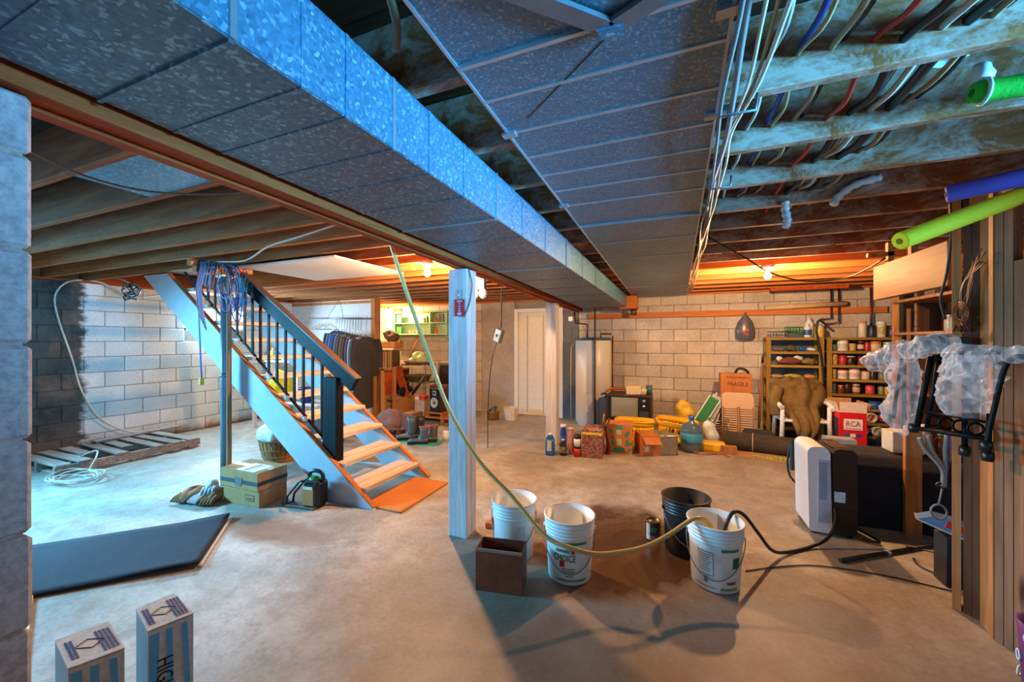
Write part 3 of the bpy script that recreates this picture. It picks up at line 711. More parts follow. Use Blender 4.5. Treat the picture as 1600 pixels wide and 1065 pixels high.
# carton stack by the column
def carton(name, label, w, d_, h, loc, rz, mat, group=None, tape=True, open_=False):
    o = T(name, label, 'box', loc, rz, group)
    MB().box(-w / 2, -d_ / 2, 0, w / 2, d_ / 2, h, ch=.004).obj('box_body', mat, o)
    for s_ in (-1, 1): MB().box(-w / 2 + .002, s_ * .002 if s_ > 0 else -d_ / 2 + .002, h, w / 2 - .002, d_ / 2 - .002 if s_ > 0 else -.002, h + .003).obj('top_flap', mat, o)
    if tape: MB().box(-w / 2 - .001, -.025, h + .003, w / 2 + .001, .025, h + .004).obj('packing_tape', flat('tape_clear', c(214, 200, 176), .25), o)
    return o
b1 = carton('cardboard_box', 'lower flat brown carton beside the steel column', .44, .27, .135, (-3.49, 2.375, 0), .05, CARD, 'carton stack')
b2 = carton('cardboard_box', 'upper brown carton with a dark band beside the steel column', .48, .28, .155, (-3.51, 2.375, .14), .02, CARD, 'carton stack')
MB().box(-.241, -.1415, .045, .241, .1415, .080).obj('printed_band', flat('band_dark', c(46, 52, 60)), b2)
MB().prism([(-.05, .10), (.05, .10), (.035, .03), (0, .018), (-.035, .03)], 'y', -.1435, -.1418).obj('printed_crest', flat('crest_grey', c(104, 100, 92)), b2)
MB().box(.05, -.1365, .045, .16, -.1352, .10).obj('printed_panel', flat('ink_brown', c(70, 52, 38)), b1); MB().box(.056, -.138, .051, .154, -.1366, .094).obj('printed_panel', CARD, b1)
MB().box(.068, -.1392, .062, .142, -.1381, .072).obj('printed_line', flat('ink_brown', c(70, 52, 38)), b1)
MB().box(-.05, -.13, .1585, .18, .05, .161).obj('paper_label', WHITEPAINT, b2); MB().box(.03, -.12, .1612, .06, .04, .162).obj('printed_mark', INKK, b2); MB().box(.09, -.12, .1612, .10, .04, .162).obj('printed_mark', INKK, b2)

# crumpled sack with work gloves
sk = T('work_gloves', 'pile of worn brown and white work gloves left of the cartons', 'gloves', (-3.93, 2.19, 0))
gl_w = m_weave('glove_white', c(150, 152, 154), c(206, 208, 208), 40); gl_b = m_weave('glove_brown', c(116, 76, 46), c(166, 118, 76), 40)
for k, (x_, y_, z_, a, mt) in enumerate(((-.13, -.02, .05, .2, gl_b), (-.03, .0, .06, -.1, gl_b), (.07, .01, .06, .1, gl_w), (.14, .03, .05, .5, gl_b), (0.02, .06, .10, .8, gl_w))):
    g_ = MB().ell((0, 0, 0), (.052, .10, .05), 14, 9, .02, 16, flat=-z_ + .001, M3=Matrix.Rotation(a, 3, 'Z'))
    for q in range(4):
        dx = -.036 + .024 * q; g_.tube([Matrix.Rotation(a, 3, 'Z') @ Vector(p) for p in ((dx, -.06, .01), (dx * 1.1, -.115, -.005), (dx * 1.15, -.15, -.03))], [.014, .013, .010], 7)
    g_.obj('glove', mt, sk, (x_, y_, z_))

# black canister with tray in front of the stringer
cn = T('steam_cleaner', 'black canister cleaner with orange label before the stair stringer', 'cleaner', (-2.93, 2.47, 0), .12)
MB().box(-.02, -.075, .0, .15, .075, .235, ch=.03).obj('tank', BLACKP, cn)
MB().box(-.005, -.0775, .03, .105, -.0755, .165).obj('label', m_print('cleaner_label', c(196, 128, 52), c(60, 46, 30), (30, 30, 90)), cn)
MB().box(.0, -.079, .165, .10, -.0765, .19).obj('label_band', flat('label_pale', c(206, 200, 176)), cn)
MB().tube(smooth_path([(.02, 0, .22), (.0, 0, .275), (.06, 0, .305), (.13, 0, .285), (.14, 0, .225)]), .017, 10).obj('carry_handle', BLACKP, cn)
MB().ell((.055, 0, .235), (.05, .05, .025)).obj('cap', flat('cap_green', c(60, 140, 70), .4), cn)
MB().box(-.17, -.10, .004, .13, -.005, .022, ch=.006).obj('tray', flat('tray_brown', c(74, 52, 40), .4), cn)
for y_ in (-.09, -.015): MB().tube([(-.165, y_, .02), (-.15, y_, .09), (-.02, y_, .235), (.03, y_, .24)], .009, 8).obj('frame_tube', BLACKP, cn)
MB().tube([(-.165, -.09, .02), (-.165, -.015, .02)], .009, 8).obj('frame_tube', BLACKP, cn)
cable('power_cord', 'thin black cord on the floor between cartons and canister cleaner', [(-3.22, 2.44, .02), (-3.1, 2.36, .008), (-2.98, 2.38, .008), (-2.90, 2.41, .02)], .005, cab_b, 'cord')

# orange door mat at the stair foot
ORM = m_weave('doormat_orange', c(176, 98, 40), c(216, 138, 66), 80)
MB().grid(lambda u, v: (u * .42 - .21, v * .74 - .37, .014 + .001 * math.sin(u * 30)), 16, 26, .012).obj('door_mat', ORM, loc=(-2.29, 3.0, 0), label='orange coir door mat at the foot of the stairs', cat='mat')

# bushel basket with plastic bag
bk = T('bushel_basket', 'woven wooden bushel basket behind the stair stringer', 'basket', (-4.38, 3.28, 0))
SPL = wood('splint', c(132, 84, 50), c(178, 124, 80), 'z', 4, .7)
nsp = 26
for k in range(nsp):
    a = 2 * PI * k / nsp; w = .041; s_ = 1 if k % 2 else .985
    v = []
    for (r_, z_) in ((.165, .01), (.195, .10), (.215, .2), (.222, .27)):
        for q in (-1, 1):
            v.append((r_ * s_ * math.cos(a) - q * w / 2 * math.sin(a), r_ * s_ * math.sin(a) + q * w / 2 * math.cos(a), z_))
    v2 = [(x * .97, y * .97, z) for x, y, z in v]
    fs = []
    for i in range(3): fs += [(2 * i, 2 * i + 1, 2 * i + 3, 2 * i + 2), (8 + 2 * i, 8 + 2 * i + 2, 8 + 2 * i + 3, 8 + 2 * i + 1), (2 * i, 2 * i + 2, 8 + 2 * i + 2, 8 + 2 * i), (2 * i + 1, 8 + 2 * i + 1, 8 + 2 * i + 3, 2 * i + 3)]
    fs += [(0, 8, 9, 1), (6, 7, 15, 14)]
    MB().add(v + v2, fs).obj('splint', SPL, bk)
for (r_, z_) in ((.186, .07), (.206, .15), (.226, .26)): MB().tube([(r_ * math.cos(q * PI / 16), r_ * math.sin(q * PI / 16), z_) for q in range(32)], .008, 6, close=True).obj('hoop', SPL, bk)
MB().lathe([(.16, .004), (.16, .014)], 20).obj('basket_floor', SPL, bk)
FILMW = flat('bag_white', c(210, 222, 226), .3, 0, .1)
MB().ell((0, 0, 0), (.20, .19, .13), 26, 14, .07, 9).obj('plastic_bag', FILMW, loc=(-4.40, 3.27, .31), label='crumpled white plastic bag stuffed in the bushel basket', cat='bag')

# =================================================================== CLOTHES RAIL
cr = T('clothes_rail', 'grey pipe clothes rail hung on wires before the white partition', 'clothes rail', (-5.45, 5.22, 1.83))
MB().tube([(-.75, 0, .02), (.72, 0, -.02)], .014, 10).obj('pipe', STEEL, cr)
for (a, b, s_) in ((-.32, -.12, 1), (.08, -.12, 1)): MB().tube([(a, 0, .0), (b, .1, .36)], .004, 5).obj('hanger_wire', STEEL, cr)
def garment(label, x_, top, L, w, th, mat, long_=False):
    o = T('hanging_jacket' if not long_ else 'hanging_coat', label, 'coat' if long_ else 'jacket', (x_, 5.22, top), 0, 'clothes on the rail')
    def fn(u, v):
        a = 2 * PI * u; t_ = v
        wid = w * (.28 + .72 * min(1, (t_ * 6) ** .6)) * (1 - .05 * t_) * (1 + .06 * math.sin(t_ * 5 + x_ * 9))
        thk = th * (.5 + .5 * min(1, t_ * 4)) * (1 + .18 * math.sin(a * 5 + t_ * 4))
        return (thk * math.cos(a) + .01 * math.sin(t_ * 7), wid * math.sin(a), -L * t_)
    m = MB(); m.grid(lambda u, v: fn(u, v), 24, 14)
    m.add([fn(q / 24, 0) for q in range(24)], [tuple(range(24))]); m.add([fn(q / 24, 1) for q in range(24)], [tuple(range(24))[::-1]])
    m.obj('body', mat, o)
    for s_ in (-1, 1):
        p = [(0, s_ * w * .82, -.05), (.01, s_ * w * 1.05, -.28), (.02, s_ * w * 1.02, -.62 if L > .6 else -.5)]
        MB().tube(smooth_path(p), [(.07 if long_ else .036) * (1 - .3 * i / 12) for i in range(len(smooth_path(p)))], 10).obj('sleeve', mat, o)
    MB().tube([(0, -.01, -.0), (0, 0, .08), (0, .02, 1.84 - top + .012)], .004, 5).obj('hanger_hook', CHROME, o)
    MB().tube([(0, -w * .7, -.045), (0, 0, .02), (0, w * .7, -.045)], .006, 5).obj('hanger_bar', CHROME, o)
    return o
CL = lambda nm, a, b: m_weave(nm, a, b, 50, .9, .4)
garment('long charcoal raincoat at the right end of the clothes rail', -4.86, 1.50, 1.22, .30, .075, CL('coat_charcoal', c(36, 34, 34), c(72, 66, 62)), True)
gc = [('pale blue patterned shirt next to the charcoal raincoat', c(112, 160, 190), c(170, 205, 220)), ('pink-edged dark jacket second from the charcoal raincoat', c(70, 48, 56), c(120, 80, 96)), ('dark plum jacket in the middle of the clothes rail', c(44, 34, 42), c(76, 60, 70)), ('yellow-lined dark jacket in the middle of the clothes rail', c(120, 100, 52), c(60, 54, 46)), ('brown wool jacket left of the yellow-lined jacket', c(60, 48, 38), c(98, 82, 64)), ('grey-blue work jacket left of the brown wool jacket', c(60, 78, 96), c(98, 120, 140)), ('navy jacket on the clothes rail, fourth from its left end', c(28, 46, 86), c(56, 84, 130)), ('bright blue jacket on the clothes rail, third from its left end', c(34, 78, 140), c(66, 120, 180)), ('denim blue jacket on the clothes rail, second from its left end', c(40, 66, 104), c(80, 112, 152)), ('dark slate jacket at the left end of the clothes rail', c(34, 42, 54), c(66, 78, 94))]
for k, (lb, a, b) in enumerate(gc): garment(lb, -4.98 - .062 * k, 1.50 + .012 * k, .72 + .05 * (k % 3), .26, .028, CL('cloth_%d' % k, a, b))
for k in range(6):
    o = T('wire_hanger', ('first', 'second', 'third', 'fourth', 'fifth', 'sixth')[k] + ' empty white wire hanger, counted from the jackets leftwards', 'hanger', (-5.66 - .06 * k, 5.22, 1.84), random.uniform(-.3, .3), 'empty hangers on the rail')
    MB().tube([(0, .0, -.10), (0, -.2, -.20), (0, .2, -.20)], .0055, 5, close=True).obj('shoulder_wire', WHITEP, o)
    MB().tube([(0, 0, -.10), (0, 0, -.03), (0, .02, .012), (0, -.01, .016)], .005, 5).obj('hook', WHITEP, o)

# things stored under the stairs, seen between the treads
def bag(name, label, loc, rad, mat, cat='bag', nz=.05):
    return MB().ell((0, 0, 0), rad, 22, 13, nz, 8, flat=-rad[2] * .93).obj(name, mat, loc=(loc[0], loc[1], loc[2] + rad[2] * .93), label=label, cat=cat)
tb = T('storage_bench', 'low white storage bench under the stairs, behind the treads', 'bench', (-5.75, 4.55, 0))
MB().box(-.75, -.22, .42, .75, .22, .45, ch=.004).obj('bench_top', WHITEPAINT, tb)
for (a, b) in ((-.7, -.18), (.7, -.18), (-.7, .18), (.7, .18)): MB().box(a - .025, b - .025, 0, a + .025, b + .025, .42).obj('leg', WHITEPAINT, tb)
bag('yellow_bag', 'bright yellow bag on the bench seen through the stair treads', (-5.98, 4.5, .45), (.17, .15, .26), flat('bag_yellow', c(226, 214, 30), .45, 0, .1))
bl = T('blue_bin', 'small blue bin on the bench seen through the stair treads', 'bin', (-5.40, 4.5, .45)); MB().lathe([(.09, 0), (.12, .22), (.125, .22), (.125, .235), (.11, .235), (.085, .01)], 18).obj('shell', flat('bin_blue', c(24, 60, 150), .4), bl); MB().tube([(.118 * math.cos(q * PI / 10), .118 * math.sin(q * PI / 10), .232) for q in range(20)], .008, 6, close=True).obj('rim', flat('bin_blue', c(24, 60, 150), .4), bl)
def bottle(name, label, loc, r, h, body, cap, neck=.35, band=None, cat='bottle', group=None, n=16):
    o = T(name, label, cat, loc, 0, group)
    MB().lathe([(r * .92, 0), (r, .01), (r, h * .68), (r * neck, h * .86), (r * neck, h * .9)], n).obj('body', body, o)
    MB().lathe([(r * neck * 1.15, h * .9), (r * neck * 1.15, h)], n).obj('cap', cap, o)
    if band: MB().lathe([(r + .001, h * .18), (r + .0015, h * .19), (r + .0015, h * .55), (r + .001, h * .56)], n).obj('label_band', band, o)
    return o
YEL = flat('yellow_pl', c(226, 190, 40), .4); BLU = flat('blue_pl', c(30, 96, 176), .4); WHI = WHITEP; GRN = flat('green_pl', c(50, 130, 70), .45); RED = flat('red_pl', c(190, 34, 32), .4); ORA = flat('orange_pl', c(220, 120, 36), .45)
MB().box(-.42, -.12, 0, .42, .12, .03).box(-.40, -.1, -1.05, -.36, .1, 0).box(.36, -.1, -1.05, .40, .1, 0).obj('narrow_table', WHITEPAINT, loc=(-6.45, 4.95, 1.05), label='narrow white table holding bottles, behind the stair treads', cat='table')
bottle('spray_bottle', 'yellow bottle on the narrow table behind the stairs', (-6.74, 4.9, 1.08), .05, .22, YEL, WHI)
bottle('spray_bottle', 'blue bottle on the narrow table behind the stairs', (-6.60, 4.9, 1.08), .06, .25, BLU, WHI)
bottle('spray_bottle', 'white bottle on the narrow table behind the stairs', (-6.40, 4.9, 1.08), .07, .25, WHI, BLU)
bag('dark_bag', 'dark grey bag lying on the floor under the stairs', (-4.6, 4.1, 0), (.30, .2, .16), m_weave('bag_dark', c(34, 38, 46), c(66, 70, 80), 30))
bag('straw_bag', 'small pale straw bag under the lower stair treads', (-3.55, 3.95, 0), (.10, .09, .10), m_weave('straw', c(150, 146, 120), c(206, 202, 176), 60))
tt = T('painted_tray', 'pale blue shallow wooden tray under the lowest treads', 'tray', (-3.35, 3.72, 0), .2)
MB().box(-.28, -.16, 0, .28, .16, .015).obj('tray_base', flat('tray_blue', c(150, 186, 206), .5), tt)
for (a, b, d_, e) in ((-.28, -.16, .28, -.145), (-.28, .145, .28, .16), (-.28, -.145, -.265, .145), (.265, -.145, .28, .145)): MB().box(a, b, .015, d_, e, .09).obj('tray_side', LUMBERX, tt)
bag('white_rag', 'folded white rag lying in the pale blue tray', (-3.30, 3.74, .016), (.14, .09, .05), FILMW, 'rag')

# =================================================================== BACK LEFT CORNER
sh = T('green_shelf', 'pale green two-tier wall shelf on the far block wall', 'shelf', (-4.92, 6.95, 1.56))
PG = flat('shelf_green', c(150, 204, 160), .5, 0, .06)
for z_ in (.0, .235, .47): MB().box(-.67, -.12, z_, .67, .10, z_ + .022, ch=.003).obj('shelf_board', PG, sh)
for x_ in (-.67, .28 if False else .25, .65): MB().box(x_, -.12, .022, x_ + .02, .10, .47, ch=.002).obj('upright', PG, sh)
MB().box(-.67, .085, .0, .67, .10, .49).obj('back_board', flat('shelf_back', c(206, 226, 200), .6), sh)
for x_ in (-.62, .6): MB().prism([(-.12, 0), (.10, 0), (.10, -.14)], 'x', x_, x_ + .02).obj('bracket', PG, sh)
oc = ('first', 'second', 'third', 'fourth', 'fifth', 'sixth', 'seventh', 'eighth', 'ninth', 'tenth', 'eleventh')
def shelf_bottle(k, x_, z_, r, h, body, cap, lb): bottle('small_bottle', lb, (-4.92 + x_, 6.90, 1.56 + z_ + .0225), r, h, body, cap, .4, None, 'bottle', 'bottles on the green shelf', 12)
shelf_bottle(0, .08, .235, .028, .12, ORA, WHI, 'small amber bottle on the upper tier of the green shelf')
shelf_bottle(1, .15, .235, .03, .15, GRN, RED, 'green red-capped bottle on the upper tier of the green shelf')
shelf_bottle(2, .225, .235, .022, .19, flat('dark_green', c(20, 70, 50), .4), BLACKP, 'slim dark green bottle beside the divider of the green shelf')
shelf_bottle(3, .36, .235, .04, .12, ORA, YEL, 'orange jar right of the divider on the green shelf')
shelf_bottle(4, .36, .0, .035, .15, ORA, RED, 'orange bottle on the lower tier of the green shelf')
shelf_bottle(5, -.05, .0, .03, .08, flat('dark_green', c(20, 70, 50), .4), BLACKP, 'squat dark bottle on the lower tier of the green shelf')
MB().box(-.05, -.02, 0, .05, .02, .17, ch=.004).obj('small_box', flat('grey_blue_box', c(92, 104, 120), .6), loc=(-4.42, 6.90, 1.8175), label='grey-blue box at the right end of the green shelf', cat='box')
MB().box(-.06, -.02, 0, .06, .02, .17, ch=.003).obj('small_box', GRN, loc=(-5.49, 6.90, 1.8175), label='green box at the upper left end of the green shelf', cat='box')
MB().box(-.06, -.02, 0, .06, .02, .15, ch=.003).obj('small_box', GRN, loc=(-5.49, 6.90, 1.5825), label='green box at the lower left end of the green shelf', cat='box')
for k in range(5):
    MB().lathe([(.02, 0), (.024, .05), (.022, .06)], 10).obj('glass_jar', flat('jar_pale', c(206, 190, 150), .25), loc=(-5.20 + .09 * k, 6.90, 1.5825), label=oc[k] + ' small pale jar from the left on the lower green shelf', cat='jar', group='pale jars on the lower green shelf')
ob = MB().box(-.11, -.015, -.43, .11, .015, .43, ch=.004).obj('orange_board', LUMBER, loc=(-5.66, 7.03, 1.72), label='orange varnished board hung on the wall left of the shelf', cat='board')
lead = T('bulb_fixture', 'lit bare bulb on the wall left of the green shelf', 'lamp', (-5.60, 6.62, 2.10))
BULBM = m_emit('lit_bulb', BULB_COLOR, BULB_STRENGTH)
def bulb_parts(o, drop=.0, mt=None):
    MB().lathe([(.055, .0), (.058, -.02), (.045, -.035), (.02, -.04)], 20).obj('lamp_holder', WHITEP, o, (0, 0, drop))
    MB().lathe([(.0135, -.04), (.014, -.055), (.022, -.075), (.030, -.10), (.028, -.12), (.016, -.135), (.0001, -.14)], 18).obj('glass_bulb', mt or BULBM, o, (0, 0, drop))
MB().tube([(-.1, .40, .06), (-.05, .2, .08), (0, 0, .03)], .006, 6).obj('lamp_cord', cab_b, lead); bulb_parts(lead, .03, m_emit('lit_bulb_corner', BULB_COLOR, BULB_STRENGTH * .6))

# cupboard with magazines beyond the partition corner
cb = T('low_cupboard', 'low brown cupboard beyond the partition corner', 'cupboard', (-5.42, 6.55, 0))
MB().box(-.3, -.2, 0, .3, .2, .84, ch=.004).obj('carcass', PLANKD, cb); MB().box(-.31, -.21, .84, .31, .21, .865, ch=.003).obj('worktop', LUMBERX, cb)
for s_ in (-1, 1): MB().box(s_ * .148 - .14, -.215, .05, s_ * .148 + .14, -.201, .80, ch=.003).obj('cupboard_door', BEAMW, cb)
PAPER = flat('paper_old', c(196, 172, 130), .85)
for k in range(11):
    hh = .34 + .04 * random.random()
    MB().box(-.012, -.12, 0, .012, .12, hh, ch=.001).obj('magazine', flat('magazine_%d' % (k % 4), (c(120, 92, 60), c(180, 150, 110), c(90, 70, 52), c(150, 120, 84))[k % 4], .7), loc=(-5.58 + .031 * k, 6.5, .866), label=oc[k] + ' standing magazine from the left on the low cupboard', cat='magazine', group='magazines on the low cupboard')
carton('cardboard_box', 'flat dark brown box lying on the standing magazines', .44, .3, .13, (-5.42, 6.52, 1.28), .05, CARD, tape=False)
bag('brown_bag', 'crumpled brown bag on top of the dark brown box', (-5.38, 6.5, 1.415), (.17, .13, .12), m_weave('bag_brown', c(52, 36, 28), c(98, 74, 58), 20), nz=.08)
# saw-horse like wooden frame under the coat
sf = T('saw_trestle', 'open orange wooden trestle standing under the charcoal raincoat', 'trestle', (-4.62, 5.36, 0))
for (a, b, h_) in ((-.13, -.05, .82), (.04, -.05, .96), (.04, .25, .96)): MB().box(a - .03, b - .02, 0, a + .03, b + .02, h_, ch=.003).obj('upright', STUDW, sf)
MB().box(-.02, -.07, .93, .20, -.02, .97).obj('cross_bar', STUDW, sf); MB().box(-.1, -.05, .10, .07, .0, .14).obj('cross_bar', STUDW, sf)
lb_ = MB(); lb_.obb((0, 0, 0), (.16, .03, .62), None, .003); lb_.obj('leaning_board', BEAMW, loc=(-4.68, 5.95, .66), rot=(R(8), R(-14), 0), label='dark brown board leaning behind the open wooden trestle', cat='board')
# small rack stacked with trays and bags
rk = T('wire_rack', 'small wire rack stacked with trays in the far left corner', 'rack', (-4.78, 6.6, 0))
for (a, b) in ((-.28, -.16), (.28, -.16), (-.28, .16), (.28, .16)): MB().tube([(a, b, 0), (a, b, .98)], .009, 6).obj('leg', STEEL, rk)
for z_ in (.60, .95):
    MB().tube([(-.29, -.17, z_), (.29, -.17, z_), (.29, .17, z_), (-.29, .17, z_)], .010, 6, close=True).obj('tier_frame', CHROME, rk)
    for k in range(7): MB().tube([(-.24 + .08 * k, -.17, z_), (-.24 + .08 * k, .17, z_)], .005, 5).obj('tier_wire', CHROME, rk)
WICK = m_weave('wicker', c(90, 76, 56), c(176, 156, 116), 40)
MB().lathe([(.24, 0), (.30, .05), (.31, .055), (.30, .06), (.22, .015)], 22).obj('wicker_tray', WICK, loc=(-4.78, 6.6, .962), label='shallow wicker tray on top of the wire rack', cat='tray')
MB().lathe([(.19, 0), (.26, .12), (.27, .12), (.25, .13), (.17, .015)], 22).obj('wicker_basket', m_weave('wicker_dark', c(70, 60, 48), c(150, 134, 104), 30), loc=(-4.78, 6.6, .612), label='round wicker basket on the lower tier of the wire rack', cat='basket')
bag('plastic_bag', 'green and white plastic bag heaped on the wicker tray', (-4.72, 6.58, .985), (.17, .13, .12), flat('bag_green_white', c(176, 204, 160), .35, 0, .3, 9), nz=.06)
bag('plastic_bag', 'small grey plastic bag left of the green bag on the tray', (-4.94, 6.58, .985), (.09, .09, .06), flat('bag_grey', c(170, 176, 176), .35, 0, .2), nz=.04)
MB().tube([(0, 0, 0), (.15, .25, .62)], .012, 6).obj('wooden_stick', STUDW, loc=(-5.12, 6.72, 1.04), label='wooden stick leaning from the tray against the wall', cat='stick')
pf = T('picture_frame', 'dark framed panel leaning on the far wall behind the speaker', 'frame', (-4.28, 6.86, .38), 0, None, (R(-8), 0, 0))
MB().box(-.2, -.01, 0, .2, .01, .56).obj('panel', flat('panel_black', c(40, 32, 30), .5), pf)
for (a, b, d_, e) in ((-.23, 0, -.19, .58), (.19, 0, .23, .58), (-.23, -.02, .23, .02), (-.23, .55, .23, .60)): MB().box(a, -.022, b, d_, .012, e, ch=.003).obj('frame_bar', flat('frame_grey', c(112, 102, 92), .6), pf)
MB().box(-.25, -.12, 0, .25, .12, .375).obj('wooden_crate', PLANKG, loc=(-4.30, 6.84, 0), label='greyed wooden crate carrying the dark framed panel', cat='crate')
# low platform with cartons
pl_ = T('low_platform', 'low plank platform on the floor under the cartons and speaker', 'platform', (-4.35, 6.05, 0))
for k in range(4): MB().box(-.75, -.28 + .14 * k, .075, .80, -.15 + .14 * k, .10, ch=.003).obj('plank', LUMBERX, pl_)
for x_ in (-.6, .65): MB().box(x_ - .03, -.27, 0, x_ + .03, .27, .075).obj('bearer', LUMBERX, pl_)
bb = carton('cardboard_box', 'printed carton beside the wooden trestle, on the platform', .50, .34, .29, (-4.80, 6.0, .101), -.12, CARD)
MB().box(-.13, -.1715, .19, .13, -.1705, .235).obj('printed_band', flat('ink_dark', c(60, 54, 50)), bb); MB().box(-.05, -.1715, .11, .10, -.1705, .125).obj('printed_line', flat('ink_brown', c(70, 52, 38)), bb); MB().box(.08, -.1715, .03, .20, -.1705, .06).obj('printed_line', flat('ink_brown', c(70, 52, 38)), bb)
rb_ = T('food_carton', 'upright white carton with a red top beside the loudspeaker', 'carton', (-4.22, 5.92, .101), .1)
MB().box(-.10, -.08, 0, .10, .08, .27, ch=.003).obj('box_body', m_print('carton_print', c(206, 184, 160), c(120, 90, 70), (18, 18, 50)), rb_); MB().box(-.101, -.081, .27, .101, .081, .34, ch=.003).obj('red_top', flat('carton_red', c(210, 62, 40), .5), rb_)
MB().ell((-.05, -.082, .30), (.05, .006, .035)).obj('printed_oval', WHITEP, rb_)
sp_ = T('loudspeaker', 'black bookshelf loudspeaker with a pale cone ring', 'loudspeaker', (-3.84, 5.92, .185), -.25)
MB().box(-.13, -.11, 0, .13, .12, .40, ch=.006).obj('cabinet', wood('speaker_veneer', c(58, 36, 24), c(96, 62, 40), 'z', 3, .5), sp_)
MB().box(-.125, -.118, .004, .125, -.1105, .396).obj('baffle', BLACKP, sp_)
Rx = Matrix.Rotation(R(90), 3, 'X')
MB().lathe([(.092, 0), (.092, .012), (.078, .014), (.074, .006)], 26, (0, -.1185, .16), M3=Rx).obj('cone_ring', flat('ring_silver', c(206, 200, 190), .35, .4), sp_)
MB().lathe([(.074, .004), (.03, -.006), (.028, .006), (.0001, .014)], 26, (0, -.1185, .16), M3=Rx).obj('woofer_cone', flat('cone_grey', c(58, 52, 48), .6), sp_)
MB().box(-.045, -.124, .285, .045, -.118, .372, ch=.008).obj('tweeter_plate', flat('ring_silver', c(206, 200, 190), .35, .4), sp_); MB().lathe([(.028, 0), (.022, .008), (.0001, .012)], 18, (0, -.124, .33), M3=Rx).obj('tweeter', BLACKP, sp_)
ss = T('speaker_stool', 'small wooden stool board under the loudspeaker', 'stool', (-3.84, 5.90, .101)); MB().box(-.17, -.15, .06, .17, .15, .083, ch=.003).obj('top_board', LUMBERX, ss)
for x_ in (-.14, .14): MB().box(x_ - .015, -.14, 0, x_ + .015, .14, .06).obj('leg', LUMBERX, ss)
carton('cardboard_box', 'dark open carton behind the loudspeaker on the platform', .34, .2, .5, (-4.05, 6.28, .101), .1, flat('carton_dark', c(92, 70, 54), .7), tape=False)
bbk = T('blue_bucket', 'tilted dark blue bucket lying on the printed carton', 'bucket', (-4.70, 6.02, .47), 0, None, (R(-20), R(35), 0))
MB().lathe([(.09, -.07), (.115, .13), (.122, .13), (.122, .145), (.105, .145), (.085, -.05)], 20).obj('shell', flat('bucket_navy', c(30, 44, 78), .4), bbk)
MB().tube([(.115 * math.cos(q * PI / 12), .115 * math.sin(q * PI / 12), .14) for q in range(24)], .008, 6, close=True).obj('rim', flat('bucket_navy', c(30, 44, 78), .4), bbk)
MB().tube([(0, 0, 0), (.22, .1, .34)], .028, 8).obj('dark_pole', flat('pole_dark', c(46, 42, 42), .5), loc=(-4.56, 6.1, .42), label='short dark pole leaning behind the printed carton', cat='pole')
bag('suitcase_bag', 'dusty rose cloth bag on the floor behind the stairs', (-4.08, 4.95, 0), (.25, .17, .185), m_weave('rose_cloth', c(96, 62, 58), c(150, 104, 96), 40), nz=.06)
MB().box(-.11, -.15, 0, .11, .15, .33, ch=.02).obj('brown_case', flat('case_brown', c(112, 58, 30), .45), loc=(-3.72, 4.98, 0), label='upright brown leather case behind the boots', cat='case')
# boots and shoes on a green tray
MB().prism([(-.38 + .05 * math.cos(a) * (1 if math.cos(a) > 0 else 1) if False else .36 * math.copysign(abs(math.cos(a)) ** .4, math.cos(a)), .17 * math.copysign(abs(math.sin(a)) ** .4, math.sin(a))) for a in [2 * PI * k / 28 for k in range(28)]], 'z', 0, .012).obj('boot_tray', flat('tray_green', c(70, 150, 120), .4), loc=(-3.34, 4.60, 0), label='flat green boot tray on the floor', cat='tray')
def boot(label, loc, rz, mat, shaft, L=.28, cuff=None, z=.013):
    o = T('boot', label, 'boot', (loc[0], loc[1], z), rz, 'boots on the green tray')
    prof = []
    def fn(u, v):   # foot: u round, v heel(0)->toe(1)
        a = 2 * PI * u; x = -.08 + L * v; w = (.036 + .016 * math.sin(PI * min(1, v * 1.1))) * (1 if v < .85 else math.sqrt(max(0, 1 - ((v - .85) / .152) ** 2)))
        h = (.055 if v < .35 else .055 - .02 * (v - .35)) * (1 if v < .85 else math.sqrt(max(0, 1 - ((v - .85) / .152) ** 2)))
        return (x, w * math.cos(a), .015 + h * (1 + math.sin(a)) * .62)
    m = MB(); m.grid(fn, 16, 14); m.add([fn(q / 16, 0) for q in range(16)], [tuple(range(16))]); m.obj('foot', mat, o)
    m = MB(); n = 16; vs = []
    zs = [.03, .08, .13, shaft * .75, shaft]
    for i, z_ in enumerate(zs):
        rx = (.085, .07, .058, .058, .064)[i]; cx = (-.0, -.012, -.028, -.03, -.03)[i]
        vs += [(cx + rx * math.cos(2 * PI * q / n), .046 * math.sin(2 * PI * q / n), z_) for q in range(n)]
    fs = [(i * n + q, i * n + (q + 1) % n, (i + 1) * n + (q + 1) % n, (i + 1) * n + q) for i in range(4) for q in range(n)]
    vs += [(-.03 + .05 * math.cos(2 * PI * q / n), .036 * math.sin(2 * PI * q / n), shaft - .004) for q in range(n)] + [(-.03 + .045 * math.cos(2 * PI * q / n), .032 * math.sin(2 * PI * q / n), .08) for q in range(n)]
    fs += [(4 * n + q, 4 * n + (q + 1) % n, 5 * n + (q + 1) % n, 5 * n + q) for q in range(n)] + [(5 * n + q, 5 * n + (q + 1) % n, 6 * n + (q + 1) % n, 6 * n + q) for q in range(n)] + [tuple(6 * n + q for q in range(n))]
    m.add(vs, fs, True).obj('shaft', mat, o)
    MB().box(-.08, -.05, 0, .205, .05, .016, ch=.007).obj('sole', BLACKP, o)
    if cuff: MB().tube([(-.03 + .066 * math.cos(q * PI / 8), .049 * math.sin(q * PI / 8), shaft - .01) for q in range(16)], .008, 6, close=True).obj('cuff', cuff, o)
    return o
B_GR = flat('boot_blue_grey', c(62, 76, 84), .45); B_BK = flat('boot_black', c(38, 36, 36), .5); B_BR = flat('boot_brown', c(92, 56, 34), .55)
